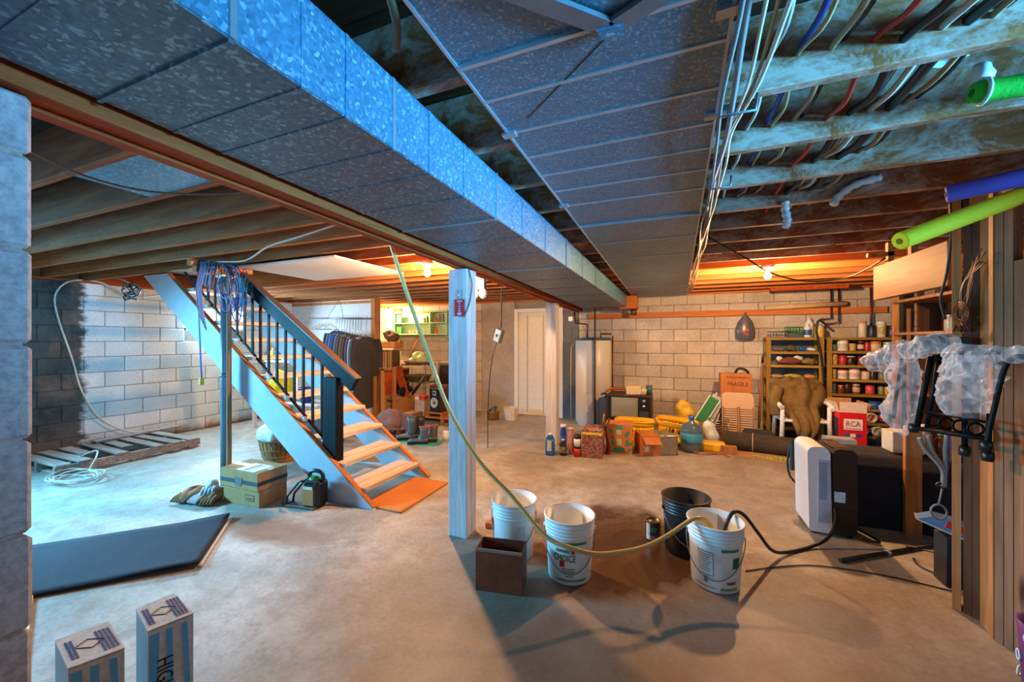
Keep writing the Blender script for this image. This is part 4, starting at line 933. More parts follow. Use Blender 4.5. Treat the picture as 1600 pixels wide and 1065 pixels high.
boot('front ankle boot with a red cuff on the green tray', (-3.20, 4.50), R(205), B_GR, .24, cuff=RED)
boot('rear ankle boot with a red cuff on the green tray', (-3.14, 4.64), R(205), B_GR, .24, cuff=RED)
boot('front tall rubber boot on the green tray', (-3.50, 4.62), R(215), B_GR, .33)
boot('rear tall rubber boot on the green tray', (-3.42, 4.72), R(215), B_BK, .33)
boot('brown work shoe left of the tall rubber boots', (-3.72, 4.66), R(215), B_BR, .14, z=.0)
boot('black work shoe at the left end of the boots', (-3.80, 4.56), R(215), B_BK, .14, z=.0)
MB().lathe([(.05, 0), (.055, .09), (.045, .12), (.047, .13), (.03, .13), (.03, .1)], 16).obj('white_jar', WHITEP, loc=(-3.02, 4.82, 0), label='small white jar on the floor right of the ankle boots', cat='jar')
df = T('dried_flowers', 'bunch of dried brown flowers in a pot behind the boots', 'flowers', (-3.06, 5.10, 0))
MB().lathe([(.07, 0), (.09, .10), (.08, .10), (.06, .02)], 16).obj('pot', flat('pot_clay', c(150, 92, 50), .7), df)
DRY = flat('dry_leaf', c(132, 78, 40), .8)
for k in range(22):
    a = random.uniform(0, 6.28); r_ = random.uniform(.03, .12); h_ = random.uniform(.14, .27)
    MB().tube([(0, 0, .06), (r_ * .5 * math.cos(a), r_ * .5 * math.sin(a), h_ * .7), (r_ * math.cos(a), r_ * math.sin(a), h_)], .004, 4).ell((r_ * math.cos(a), r_ * math.sin(a), h_), (.018, .018, .016), 7, 5).obj('dry_stem', DRY, df)
# by the parged wall
bp_ = T('brass_pot', 'small brass pot of tangled wire on the floor by the grey wall', 'pot', (-3.02, 6.42, 0)); MB().lathe([(.10, 0), (.11, .01), (.115, .15), (.12, .16), (.105, .16), (.1, .02)], 20).obj('shell', flat('brass', c(150, 112, 50), .4, .6), bp_)
for k in range(9): MB().tube([(.07 * math.cos(q * .8 + k), .07 * math.sin(q * .8 + k), .13 + .06 * math.sin(q + k) + .05) for q in range(8)], .008, 5).obj('wire_scrap', cab_b if k % 2 else cab_g, bp_)
MB().lathe([(.11, 0), (.125, .12), (.13, .22), (.12, .21), (.1, .02)], 9, smooth=False).obj('paper_bag', flat('paper_bag_white', c(206, 190, 166), .8), loc=(-2.72, 6.55, 0), label='open white paper bag on the floor by the grey wall', cat='bag')
jb = T('hanging_switch_box', 'grey steel switch box dangling on its cable behind the near post', 'switch box', (-2.06, 4.5, 1.42), 0, None, (0, R(22), R(-20)))
MB().box(-.055, -.03, 0, .055, .03, .17, ch=.006).obj('steel_case', STEEL, jb); MB().box(-.045, -.034, .01, .045, -.0305, .16).obj('cover_plate', flat('plate_grey', c(150, 152, 148), .4, .5), jb)
MB().box(-.012, -.045, .07, .012, -.034, .10).obj('toggle', BLACKP, jb)
cable('electric_cable', 'black cable from the joists down to the dangling switch box', [(-1.97, 4.45, 2.19), (-1.975, 4.45, 1.95), (-1.985, 4.47, 1.75), (-2.0, 4.49, 1.60)], .010, cab_b)
cable('electric_cable', 'thin black cable hanging from the dangling switch box to the floor', [(-2.06, 4.5, 1.42), (-2.14, 4.52, 1.2), (-2.20, 4.55, .8), (-2.24, 4.6, .35), (-2.25, 4.62, .02)], .006, cab_b)
fx = T('flood_light', 'blue twin flood light hanging from the joists by the near post', 'lamp', (-2.00, 3.90, 2.0))
MB().box(-.07, -.03, 0, .07, .03, .20, ch=.008).obj('housing', flat('housing_blue', c(38, 92, 150), .4), fx)
for s_ in (-1, 1): MB().ell((s_ * .05, -.02, -.04), (.045, .045, .06), 14, 9).obj('lamp_head', WHITEP, fx)
MB().box(-.14, -.005, -.055, .14, .005, .055, ch=.003).obj('cream_plate', flat('cream_enamel', c(206, 206, 180), .45), loc=(-1.63, 4.0, 2.10), rot=(0, 0, R(88)), label='cream enamel plate nailed to the side of the beam', cat='plate')
rc = T('red_card', 'red plastic card fixed on the near white post', 'card', (-1.427, 2.466, 1.61)); MB().box(-.042, -.004, 0, .042, .003, .122, ch=.002).obj('card', flat('card_red', c(196, 26, 54), .45), rc)
for k, (w, z_) in enumerate(((.044, .108), (.012, .09), (.012, .072), (.012, .054), (.016, .038), (.030, .022), (.034, .012))): MB().box(-w / 2, -.0055, z_ - .003, w / 2, -.0042, z_ + .003).obj('printed_mark', WHITEP, rc)
MB().tube([(-.01, -.002, .12), (-.005, -.004, .16), (-.012, -.002, .19)], .003, 5).obj('hook_wire', CHROME, rc)
cable('electric_cable', 'grey cable looping down the near white post beside the red card', [(-1.37, 2.50, 1.95), (-1.355, 2.52, 1.85), (-1.36, 2.51, 1.75), (-1.368, 2.49, 1.68), (-1.374, 2.462, 1.63), (-1.385, 2.458, 1.60)], .006, cab_g)

# =================================================================== FAR WALL
led = MB().box(-2.085, -.02, -.045, 2.085, .028, .045, ch=.003).obj('trim_1', LUMBERX, loc=(.69, 7.03, 1.872), kind='structure', label='orange ledger board running along the far block wall')
# water heater
wh = T('water_heater', 'tall white cylinder water heater with a dark blue rim', 'water heater', (-1.26, 6.72, 0))
MB().lathe([(.27, 0), (.27, .05), (.30, .06), (.30, 1.44), (.29, 1.45)], 40).obj('jacket', flat('heater_white', c(220, 220, 216), .35, 0, .03), wh)
MB().lathe([(.304, 1.44), (.306, 1.47), (.29, 1.485), (.0001, 1.49)], 40).obj('top_rim', flat('heater_teal', c(40, 92, 110), .4), wh)
MB().box(-.07, -.303, .25, .05, -.292, .55, ch=.004).obj('access_panel', flat('heater_white', c(220, 220, 216), .35, 0, .03), wh)
MB().tube([(.09, -.325, .02), (.09, -.325, 1.97)], .013, 8).obj('relief_pipe', flat('pipe_dark', c(70, 50, 42), .5), wh)
MB().tube([(-.1, 0, 1.48), (-.1, 0, 1.72), (-.32, 0, 1.74), (-.33, .02, 1.94)], .016, 8).obj('water_pipe', COPPER, wh); MB().tube([(.12, .05, 1.48), (.12, .05, 1.55), (.30, .05, 1.55)], .016, 8).obj('water_pipe', COPPER, wh)
MB().tube([(-.28, -.13, 1.46), (-.36, -.1, 1.3), (-.37, -.1, .8), (-.37, -.08, .1)], .009, 6).obj('power_cable', cab_w, wh)
MB().tube([(.32, .05, .05), (.32, .05, 1.52)], .012, 8).obj('water_pipe', COPPER, wh)
MB().box(-.44, .02, 1.78, -.36, .1, 1.86, ch=.004).obj('junction_box', WHITEP, wh)
ev = T('duct_end', 'rusty end fitting of the supply duct against the far wall', 'fitting', (-.70, 6.80, 1.86)); MB().box(-.12, -.16, .1, .16, .2, .32, ch=.01).obj('sleeve', flat('rust_orange', c(190, 104, 40), .6), ev); MB().lathe([(.05, 0), (.05, .1)], 14, (.1, 0, 0)).obj('stub_pipe', COPPER, ev)
# copper pipes
for k, (lb, pts) in enumerate((('copper pipe left of the pair dropping behind the shelf', [(2.13, 6.98, 2.18), (2.13, 6.98, 1.76), (2.0, 6.97, 1.75)]), ('copper pipe right of the pair dropping behind the shelf', [(2.22, 6.98, 2.18), (2.22, 6.98, 1.70), (2.05, 6.97, 1.68)]), ('lone copper pipe dropping to the right-hand storage shelf', [(2.58, 6.98, 2.18), (2.58, 6.98, 1.5)]))):
    p0 = Vector(pts[0]); MB().tube([Vector(p) - p0 for p in pts], .013, 8).obj('copper_pipe', COPPER, loc=p0, label=lb, cat='pipe')
MB().lathe([(.035, -.5), (.036, .5), (.028, .5), (.027, -.5)], 16, M3=Matrix.Rotation(R(90), 3, 'Y')).obj('paper_roll', flat('roll_paper', c(206, 176, 134), .7), loc=(1.80, 6.96, 1.95), rot=(0, R(-2), 0), label='long rolled paper tube resting on the ledger board', cat='roll')
mb_ = MB().box(-.45, -.03, -.025, .45, .03, .025, ch=.003).obj('hanging_board', BEAMW, loc=(1.75, 6.6, 2.17), label='red-brown batten fixed under the joists above the shelves', cat='board')
gb = T('plastic_bag', 'grey plastic bag with red print hanging from the ledger board', 'bag', (1.05, 6.98, 1.45))
MB().lathe([(.09, 0), (.13, .03), (.135, .15), (.10, .28), (.02, .39), (.012, .43)], 14, M3=Matrix.Diagonal((1, .45, 1))).obj('bag_body', flat('bag_grey_film', c(92, 94, 104), .3, 0, .25, 20), gb)
for (a, z_, w) in ((-.03, .12, .05), (.02, .15, .04), (.0, .09, .06)): MB().obb((a, -.062, z_), (w, .004, .03), Matrix.Rotation(.5, 3, 'Y')).obj('printed_mark', RED, gb)
# television with things on top
tv = T('television', 'old boxy television with a dark cabinet by the far wall', 'television', (-.62, 6.42, 0)); 
MB().box(-.32, -.22, .0, .32, .24, .20, ch=.006).obj('stand', PLANKD, tv); MB().box(-.33, -.20, .20, .33, .26, .60, ch=.01).obj('cabinet', wood('tv_veneer', c(60, 42, 32), c(104, 74, 54), 'x', 3, .45), tv)
MB().box(-.31, -.212, .23, .31, -.2, .58, ch=.004).obj('bezel', BLACKP, tv)
MB().grid(lambda u, v: (-.265 + .40 * u, -.213 - .018 * math.sin(PI * u) * math.sin(PI * v), .25 + .31 * v), 12, 10, .004).obj('screen', flat('screen_grey', c(136, 138, 126), .12, 0, .03, 4, coat=.6), tv)
for z_ in (.52, .44): MB().lathe([(.028, 0), (.024, .025), (.0001, .026)], 14, (.225, -.212, z_), M3=Rx).obj('dial', CHROME, tv)
for k in range(5): MB().box(.16, -.217, .26 + .022 * k, .29, -.2125, .27 + .022 * k).obj('grille_bar', STEEL, tv)
MB().box(-.11, -.07, 0, .11, .07, .13, ch=.003).obj('cream_box', m_print('cream_box', c(214, 196, 160), c(150, 120, 90), (10, 10, 60), .62), loc=(-.56, 6.36, .601), rot=(0, R(-3), .1), label='cream box on top of the old television', cat='box')
MB().lathe([(.045, 0), (.05, .07), (.04, .09), (.02, .1)], 14).obj('cream_pot', flat('cream_pot', c(206, 190, 160), .4), loc=(-.41, 6.34, .601), label='small cream pot beside the tin on the television', cat='pot')
tn = T('drink_can', 'teal and white tin at the right end of the television', 'tin', (-.335, 6.40, .601)); MB().lathe([(.045, 0), (.045, .14)], 16).obj('body', flat('tin_teal', c(36, 104, 110), .35), tn); MB().lathe([(.0455, .14), (.046, .15), (.0001, .152)], 16).obj('lid', CHROME, tn)
MB().tube(smooth_path([(-.2, 0, 0), (-.1, .02, .04), (.05, -.02, .05), (.2, 0, .0)]), .018, 8).obj('folded_cloth', BEAMW, loc=(-.80, 6.40, .62), label='rolled brown cloth on the left of the television', cat='cloth')
MB().box(-.07, -.07, 0, .07, .07, .52, ch=.01).obj('blue_canister', flat('canister_navy', c(52, 64, 94), .5), loc=(-1.02, 6.32, 0), label='dark blue canister between water heater and television', cat='canister')

# =================================================================== ROW OF CLUTTER BEFORE THE FAR WALL
jg = T('antifreeze_jug', 'blue jug with a pale label at the foot of the far post', 'jug', (-1.42, 4.70, 0))
MB().box(-.055, -.04, 0, .055, .04, .20, ch=.014).obj('body', BLU, jg); MB().prism([(-.05, .20), (.05, .20), (.02, .25), (-.02, .25)], 'y', -.03, .03).obj('shoulder', BLU, jg)
MB().lathe([(.02, .25), (.02, .275)], 12).obj('cap', WHITEP, jg); MB().box(-.028, -.0415, .06, .028, -.0402, .19).obj('label', m_print('jug_label', c(206, 206, 190), c(120, 130, 140), (30, 30, 60)), jg)
bottle('oil_bottle', 'black squat bottle in front of the red cartons', (-1.27, 4.76, 0), .045, .20, flat('bottle_black', c(30, 34, 30), .3), flat('cap_cream', c(200, 190, 160)), .4, m_print('oil_label', c(60, 64, 54), c(190, 180, 120), (30, 30, 60)))
bottle('cleaner_bottle', 'tall blue bottle with a white cap behind the black bottle', (-1.33, 5.00, 0), .042, .33, flat('bottle_blue', c(32, 60, 160), .35), WHITEP, .8, BLU)
bottle('cleaner_bottle', 'pink bottle squeezed left of the black can', (-1.19, 4.86, 0), .04, .33, flat('bottle_pink', c(196, 120, 116), .4), flat('cap_pink', c(206, 150, 140)), .7)
cn_ = T('spray_can', 'tall can with black lid, white and red bands', 'can', (-1.09, 4.78, 0)); MB().lathe([(.045, 0), (.045, .10)], 18).obj('red_band', RED, cn_); MB().lathe([(.0452, .10), (.0452, .13)], 18).obj('dark_band', BLACKP, cn_); MB().lathe([(.045, .13), (.045, .22)], 18).obj('white_band', WHITEP, cn_); MB().lathe([(.044, .22), (.046, .225), (.046, .27), (.0001, .275)], 18).obj('lid', BLACKP, cn_)
dk = carton('printed_carton', 'dark red printed carton with a yellow stripe on top', .24, .34, .34, (-.92, 4.93, 0), .06, m_print('carton_dark_red', c(112, 50, 42), c(206, 170, 150), (8, 8, 46), .56), tape=False)
MB().box(-.121, -.172, .285, .121, .0, .315).obj('yellow_stripe', YEL, dk)
MB().tube(smooth_path([(0, 0, .0), (.02, -.01, .12), (-.01, 0, .26), (.0, .01, .38), (.02, 0, .45)]), [.035] * 5 + [.03] * 5 + [.022] * 5 + [.012] * 6, 9).obj('rolled_bag', m_weave('leather_red', c(90, 46, 30), c(150, 84, 56), 16), loc=(-.755, 5.02, 0), label='rolled red-brown bag standing right of the dark carton', cat='bag')
MB().lathe([(.018, 0), (.018, .10), (.01, .12), (.012, .17)], 10).obj('brass_nozzle', flat('brass', c(150, 112, 50), .4, .6), loc=(-.80, 4.99, .34), label='brass nozzle standing on the dark red carton', cat='nozzle')
fb_ = T('flower_box', 'brown carton printed with green shapes', 'carton', (-.64, 5.23, 0), .08)
MB().box(-.165, -.13, 0, .165, .13, .37, ch=.004).obj('box_body', CARD2, fb_)
PK = flat('print_green', c(30, 140, 104), .6); PKP = flat('print_pale', c(170, 200, 160), .6)
for (x_, z_, w, h_, a) in ((.0, .33, .08, .05, .0), (-.10, .28, .05, .03, .7), (-.10, .13, .08, .05, 0), (-.11, .05, .05, .07, 0), (.10, .25, .03, .08, .5), (.10, .14, .03, .08, .0), (.0, .05, .14, .05, 0), (.13, .05, .05, .03, -.5), (-.07, .20, .04, .03, .3), (.14, .13, .03, .04, .2)):
    m = MB(); m.obb((x_, -.1315, z_), (w, .002, h_), Matrix.Rotation(a, 3, 'Y')); m.obj('printed_shape', PK, fb_)
m = MB(); m.box(-.03, -.1335, .24, .03, -.1326, .30); m.obj('printed_shape', PKP, fb_)
MB().box(-.03, -.1305, .10, .03, -.1302, .18).obj('printed_shape', PKP, fb_)
# yellow laundry baskets
YB = flat('basket_yellow', c(240, 186, 24), .45, 0, .05)
def laundry(label, loc, rz, rot=None):
    o = T('laundry_basket', label, 'laundry basket', loc, rz, 'yellow laundry baskets', rot)
    def ring(s_, z_): return [(.26 * s_ * math.copysign(abs(math.cos(a)) ** .55, math.cos(a)), .17 * s_ * math.copysign(abs(math.sin(a)) ** .55, math.sin(a)), z_) for a in [2 * PI * k / 40 for k in range(40)]]
    MB().prism([(x, y) for x, y, z in ring(.80, 0)], 'z', 0, .006).obj('basket_floor', YB, o)
    for (z0, z1, s0, s1) in ((0, .05, .80, .84), (.125, .155, .90, .925), (.23, .30, .98, 1.03)):
        a, b = ring(s0, z0), ring(s1, z1); a2 = [(x * .985, y * .985, z) for x, y, z in a]; b2 = [(x * .985, y * .985, z) for x, y, z in b]; k = 40
        fs = []
        for i in range(k):
            j = (i + 1) % k; fs += [(i, j, k + j, k + i), (2 * k + j, 2 * k + i, 3 * k + i, 3 * k + j), (k + i, k + j, 3 * k + j, 3 * k + i), (j, i, 2 * k + i, 2 * k + j)]
        MB().add(a + b + a2 + b2, fs, True).obj('wall_band', YB, o)
    bot, top = ring(.825, .05), ring(.985, .23)
    for i in range(0, 40):
        p, q = Vector(bot[i]), Vector(top[i]); m = MB(); m.tube([p, q], .009, 5); m.obj('wall_rib', YB, o)
    r_ = ring(1.04, .30); MB().tube(r_, .010, 6, close=True).obj('rim', YB, o)
    return o
laundry('left yellow laundry basket behind the brown flower carton', (-.50, 5.82, 0), .05)
laundry('right yellow laundry basket tilted behind the foil-lined box', (.04, 5.92, .02), -.1, (R(4), R(4), -.1))
# foil lined box
fo = T('foil_box', 'open brown carton lined with silver foil, lying on its side', 'box', (-.22, 5.32, 0), .42)
FOIL = flat('foil', c(176, 170, 158), .22, .85, .2, 30, .8)
MB().box(-.20, -.15, 0, .02, .15, .25, ch=.004).obj('box_body', CARD2, fo); 
MB().grid(lambda u, v: (.02 + .22 * u, -.15 + .004 * math.sin(u * 40), .25 * v), 14, 10, .003).obj('foil_side', FOIL, fo)
MB().grid(lambda u, v: (.02 + .22 * u, .15 - .3 * v, .25 + .01 * math.sin(9 * u + 7 * v)), 12, 12, .003).obj('foil_top', FOIL, fo)
MB().grid(lambda u, v: (.24 + .006 * math.sin(20 * v), -.15 + .3 * u, .25 * v), 12, 10, .003).obj('foil_end', FOIL, fo)
m = MB(); m.obb((-.10, -.205, .195), (.2, .006, .13), Matrix.Rotation(R(-62), 3, 'X')); m.obj('box_flap', CARD2, fo)
MB().box(-.185, -.1535, .05, -.115, -.1515, .12).obj('paper_label', m_print('barcode_label', c(220, 220, 220), c(60, 60, 80), (90, 10, 10)), fo)
# water jug
wj = T('water_jug', 'large clear water jug with a blue label and blue cap', 'water jug', (.23, 5.58, 0))
GLS = flat('jug_plastic', c(150, 176, 182), .08, 0, .05, 5, trans=.75)
MB().lathe([(.125, 0), (.135, .015), (.135, .10), (.128, .11), (.135, .12), (.135, .22), (.128, .23), (.135, .24), (.135, .29), (.10, .34), (.035, .38), (.03, .42)], 28).obj('body', GLS, wj)
MB().lathe([(.034, .41), (.036, .415), (.036, .46), (.0001, .462)], 18).obj('cap', BLU, wj)
MB().lathe([(.137, .13), (.138, .132), (.138, .24), (.137, .242)], 28).obj('label', flat('label_sky', c(70, 160, 206), .4), wj)
bag('yellow_bag', 'crumpled yellow bag standing behind the water jug', (.17, 6.35, .25), (.13, .1, .15), flat('bag_gold', c(222, 176, 36), .45, 0, .25), nz=.06)
MB().box(-.25, -.15, 0, .25, .15, .25).obj('low_crate', PLANKG, loc=(.2, 6.4, 0), label='low greyed crate behind the water jug', cat='crate')
# leaning things left of the carton
for k, (lb, mt, x_, tilt) in enumerate((('green board in a white frame leaning beside the carton', GRN, .55, 30), ('pale board leaning behind the green one', flat('board_pale', c(190, 190, 176), .6), .64, 26), ('grey-blue board leaning against the carton stack', flat('board_grey_blue', c(110, 124, 140), .6), .71, 22))):
    o = T('leaning_board', lb, 'board', (x_ - .2, 6.30 + .08 * k, .22), 0, 'boards leaning by the carton', (R(-6), R(tilt), 0)); MB().box(-.07, -.008, 0, .07, .008, .44, ch=.003).obj('panel', mt, o)
    for s_ in (-1, 1): MB().box(s_ * .075 - .008, -.012, -.01, s_ * .075 + .008, .012, .45).obj('frame_bar', WHITEP, o)
gr = T('oven_rack', 'chrome wire rack standing beside the louvred panel', 'rack', (.60, 6.22, 0), .1)
for k in range(8): MB().tube([(-.12, 0, .05 + .035 * k), (.13, 0, .05 + .035 * k)], .006, 6).obj('rack_wire', CHROME, gr)
MB().tube([(-.12, 0, .02), (.13, 0, .02), (.13, 0, .33), (-.12, 0, .33)], .007, 6, close=True).obj('rack_frame', CHROME, gr)
bag('white_bundle', 'white cloth bundle right of the water jug', (.47, 5.98, 0), (.11, .1, .17), FILMW, 'bundle')
MB().box(-.14, -.10, 0, .14, .10, .11, ch=.02).obj('yellow_tub', YB, loc=(.50, 5.72, 0), label='low yellow tub on the floor right of the water jug', cat='tub')
MB().box(-.09, -.05, 0, .09, .05, .10, ch=.004).obj('pale_wood_block', STUDW, loc=(.66, 5.62, 0), label='pale wooden block on the floor by the dark roll', cat='block')
for k in range(7): MB().tube(smooth_path([(random.uniform(-.2, .2), random.uniform(-.09, .09), .012), (random.uniform(-.2, .2), random.uniform(-.09, .09), .03), (random.uniform(-.2, .2), random.uniform(-.09, .09), .012)]), .006, 5).obj('wire_scrap', cab_r if k % 2 else cab_t, loc=(.45, 5.48, 0), label=oc[k] + ' loose scrap of red or tan wire right of the water jug', cat='wire', group='wire scraps on the floor')
# carton and louvred panel
fc = carton('cardboard_box', 'tall carton reading FRAGILE behind the louvred panel', .40, .25, .95, (.86, 6.62, 0), 0, CARD2)
letters('FRAGILE', .085, flat('ink_brown', c(70, 52, 38)), fc, (.02, -.127, .80), FRONT, .85); MB().box(-.13, -.1268, .885, .17, -.1255, .91).obj('printed_line', flat('ink_faded', c(140, 88, 50)), fc)
MB().tube(smooth_path([(-.06, 0, .0), (-.02, 0, .06), (.06, 0, .055), (.12, 0, .0)]), .018, 8).obj('black_strap', BLACKP, loc=(.92, 6.6, .957), label='black strap lying on top of the tall carton', cat='strap')
lv = T('louvred_panel', 'beige louvred panel leaning against the tall carton', 'panel', (.86, 6.27, 0), 0, None, (R(-9), 0, 0))
BEI = flat('panel_beige', c(204, 170, 134), .5, 0, .05)
MB().prism([(-.20, 0), (.20, 0), (.20, .64), (.185, .68), (.15, .70), (-.15, .70), (-.185, .68), (-.20, .64)], 'y', 0, .018).obj('back_sheet', BEI, lv)
for x_ in (-.185, -.005, .02, .185): MB().box(x_ - .007, -.018, .01, x_ + .007, 0, .50).obj('stile', flat('stile_brown', c(150, 108, 76), .5), lv)
for k in range(15):
    for (a, b) in ((-.177, -.014), (.029, .177)):
        m = MB(); m.obb(((a + b) / 2, -.010, .03 + .032 * k), (b - a, .022, .006), Matrix.Rotation(R(35), 3, 'X')); m.obj('louvre', BEI, lv)
# broom
br = T('broom', 'wooden-handled broom leaning beside the left storage shelf', 'broom', (1.13, 6.45, 0), 0, None, (R(-8), R(4), 0))
MB().tube([(0, 0, .16), (0, 0, 1.12)], .014, 8).obj('handle', STUDW, br); MB().prism([(-.05, 0), (.05, 0), (.02, .18), (-.02, .18)], 'y', -.02, .02).obj('brush_head', flat('bristle_cream', c(206, 180, 130), .9), br); MB().lathe([(.016, 1.12), (.016, 1.22), (.012, 1.24)], 10).obj('grip', BLACKP, br)

# =================================================================== STORAGE SHELVES
SHW = wood('shelf_olive', c(130, 100, 44), c(172, 140, 72), 'x', 3, .5); SHZ = wood('shelf_olive_z', c(130, 100, 44), c(172, 140, 72), 'z', 3, .5)
def rack_unit(label, x0, x1, zs, top):
    o = T('storage_shelf', label, 'shelf', ((x0 + x1) / 2, 6.85, 0), 0, 'olive storage shelves on the far wall'); w = x1 - x0
    for x_ in (-w / 2, w / 2 - .06): MB().box(x_, -.14, 0, x_ + .06, -.115, top, ch=.002).obj('front_upright', SHZ, o); MB().box(x_ + .015, .10, 0, x_ + .045, .13, top).obj('rear_upright', SHZ, o)
    for z_ in zs: MB().box(-w / 2 + .005, -.115, z_, w / 2 - .005, .13, z_ + .02).box(-w / 2 + .06, -.139, z_ - .012, w / 2 - .06, -.115, z_ + .024).obj('shelf_board', SHW, o)
    MB().box(-w / 2 + .01, .131, .05, w / 2 - .01, .14, top - .02).obj('back_sheet', flat('back_slate', c(92, 94, 98), .7), o)
    return o
zl = [.16, .36, .57, .86, 1.06, 1.255, 1.455]; zr = [.12, .30, .485, .68, .88, 1.075, 1.27, 1.455]
rack_unit('left olive-painted storage shelf behind the draped chair', 1.275, 1.97, zl, 1.49)
rack_unit('right olive-painted storage shelf full of jars and cans', 2.00, 2.80, zr, 1.49)
def can(name, label, x_, z_, r, h, body, lid, band=None, group=None, y_=6.79, cat='jar'):
    o = T(name, label, cat, (x_, y_, z_ + .0245), random.uniform(0, 6), group)
    MB().lathe([(r * .95, 0), (r, .006), (r, h * .84), (r * .9, h * .88)], 16).obj('body', body, o); MB().lathe([(r * .95, h * .88), (r * .97, h * .89), (r * .97, h), (.0001, h + .001)], 16).obj('lid', lid, o)
    if band: MB().lathe([(r + .0005, h * .2), (r + .0012, h * .21), (r + .0012, h * .65), (r + .0005, h * .66)], 16).obj('label_band', band, o)
glass = flat('jar_glass', c(120, 110, 90), .15, 0, .2); amber = flat('jar_amber', c(140, 70, 30), .2, 0, .2); dkj = flat('jar_dark', c(60, 38, 30), .25); redj = flat('jar_red', c(180, 44, 44), .35); crm = flat('jar_cream', c(206, 190, 166), .45); tealj = flat('jar_teal', c(60, 110, 120), .4); yelj = flat('jar_yellow', c(214, 160, 40), .4); pnk = flat('lid_pink', c(210, 130, 120), .4); mp1 = m_print('jar_label_a', c(216, 206, 190), c(170, 60, 50), (20, 20, 50)); mp2 = m_print('jar_label_b', c(206, 190, 120), c(80, 70, 50), (20, 20, 50)); mp3 = m_print('jar_label_c', c(220, 216, 210), c(60, 70, 130), (20, 20, 50))
rows = {   # right unit: shelf -> list of (offset from left, radius, height, body, lid, band, words)
 7: [(.42, .045, .22, crm, pnk, None, 'tan bottle'), (.52, .045, .16, flat('navy_pl', c(40, 48, 80), .4), BLACKP, None, 'navy bottle'), (.62, .05, .21, crm, WHITEP, mp2, 'cream printed canister'), (.73, .045, .15, flat('navy_pl', c(40, 48, 80), .4), BLACKP, None, 'dark blue canister')],
 6: [(.10, .035, .10, tealj, BLACKP, None, 'teal jar'), (.20, .062, .15, WHITEP, WHITEP, mp1, 'white tub with red print'), (.31, .038, .10, yelj, crm, mp2, 'yellow-labelled jar'), (.40, .036, .13, dkj, RED, mp1, 'dark jar with red lid'), (.47, .036, .13, redj, dkj, None, 'red jar with dark lid'), (.56, .06, .13, yelj, ORA, mp1, 'big yellow tub'), (.68, .045, .12, flat('jar_olive', c(130, 140, 80), .4), crm, None, 'olive tub')],
 5: [(.10, .045, .14, yelj, crm, mp2, 'cream and yellow carton tin'), (.20, .045, .13, redj, RED, None, 'red jar'), (.29, .05, .12, dkj, crm, None, 'dark jar with cork-coloured lid'), (.40, .034, .12, amber, dkj, None, 'amber jar'), (.47, .040, .13, amber, crm, None, 'brown jar'), (.56, .034, .12, dkj, dkj, None, 'small dark jar')],
 4: [(.09, .038, .13, yelj, crm, mp2, 'yellow tin'), (.20, .055, .13, WHITEP, redj, mp1, 'white tub with red rim'), (.33, .062, .14, WHITEP, pnk, mp1, 'wide white tub'), (.45, .05, .12, crm, redj, mp1, 'cream pot with red lid'), (.53, .035, .12, dkj, RED, None, 'dark slim jar'), (.63, .045, .11, glass, dkj, None, 'clear jar'), (.72, .04, .11, crm, WHITEP, None, 'small cream tub')],
 3: [(.09, .038, .13, tealj, glass, None, 'blue-green jar'), (.18, .034, .11, amber, pnk, None, 'pinkish-brown jar'), (.25, .036, .13, dkj, dkj, None, 'black-brown jar'), (.35, .042, .13, glass, crm, mp1, 'glass jar with cream lid'), (.50, .048, .12, flat('coral_pl', c(214, 80, 74), .4), RED, None, 'coral red jar'), (.62, .034, .12, flat('jar_olive', c(130, 140, 80), .4), dkj, None, 'olive jar'), (.68, .034, .12, yelj, BLACKP, None, 'mustard jar'), (.75, .05, .13, flat('jar_blueglass', c(90, 120, 150), .2), glass, None, 'blue glass jar')],
 2: [(.40, .04, .10, dkj, dkj, None, 'dark pot'), (.55, .075, .10, flat('blue_lump', c(24, 90, 200), .5), flat('blue_lump', c(24, 90, 200), .5), None, 'bright blue pot'), (.71, .07, .15, crm, crm, mp3, 'large cream paint can')],
}
names = {7: 'top', 6: 'first shelf', 5: 'second shelf', 4: 'third shelf', 3: 'fourth shelf', 2: 'fifth shelf'}
for r_, items in rows.items():
    for (dx, rad, h, bd_, ld, bnd, wd) in items:
        can('jar' if r_ != 7 else 'canister', wd + (' standing on top of the right storage shelf' if r_ == 7 else ' on the %s down, right storage rack' % names[r_]), 2.0 + dx, zr[r_], rad, h, bd_, ld, bnd, 'jars on the right storage shelf', cat='jar' if r_ != 7 else 'canister')
RxN = Matrix.Rotation(R(90), 3, 'X')
for (dx, z_, mt, wd) in ((.33, .32, WHITEP, 'white roll at the left of the sixth shelf'), (.49, .32, WHITEP, 'white roll with red mark on the sixth shelf'), (.40, .14, crm, 'cream roll at the left of the lowest shelf'), (.56, .14, WHITEP, 'white roll in the middle of the lowest shelf'), (.71, .14, WHITEP, 'white roll at the right of the lowest shelf')):
    o = T('paint_can', wd + ' of the right storage rack', 'can', (2.0 + dx, 6.80, z_ + .071), 0, 'cans lying on the right storage shelf')
    MB().lathe([(.068, -.1), (.068, .09)], 20, M3=RxN).obj('body', STEEL if mt is crm else crm, o); MB().lathe([(.062, .09), (.064, .094), (.05, .096), (.05, .092), (.0001, .092)], 20, M3=RxN).obj('lid', mt, o)
    if 'red' in wd: m = MB(); m.obb((0, -.099, 0), (.022, .004, .09), Matrix.Rotation(.5, 3, 'Y')); m.obj('red_mark', RED, o)
can('paint_can', 'red and blue paint can on the sixth shelf of the right storage rack', 2.63, .30, .07, .15, flat('can_blue', c(40, 50, 130), .4), RED, redj, cat='can')
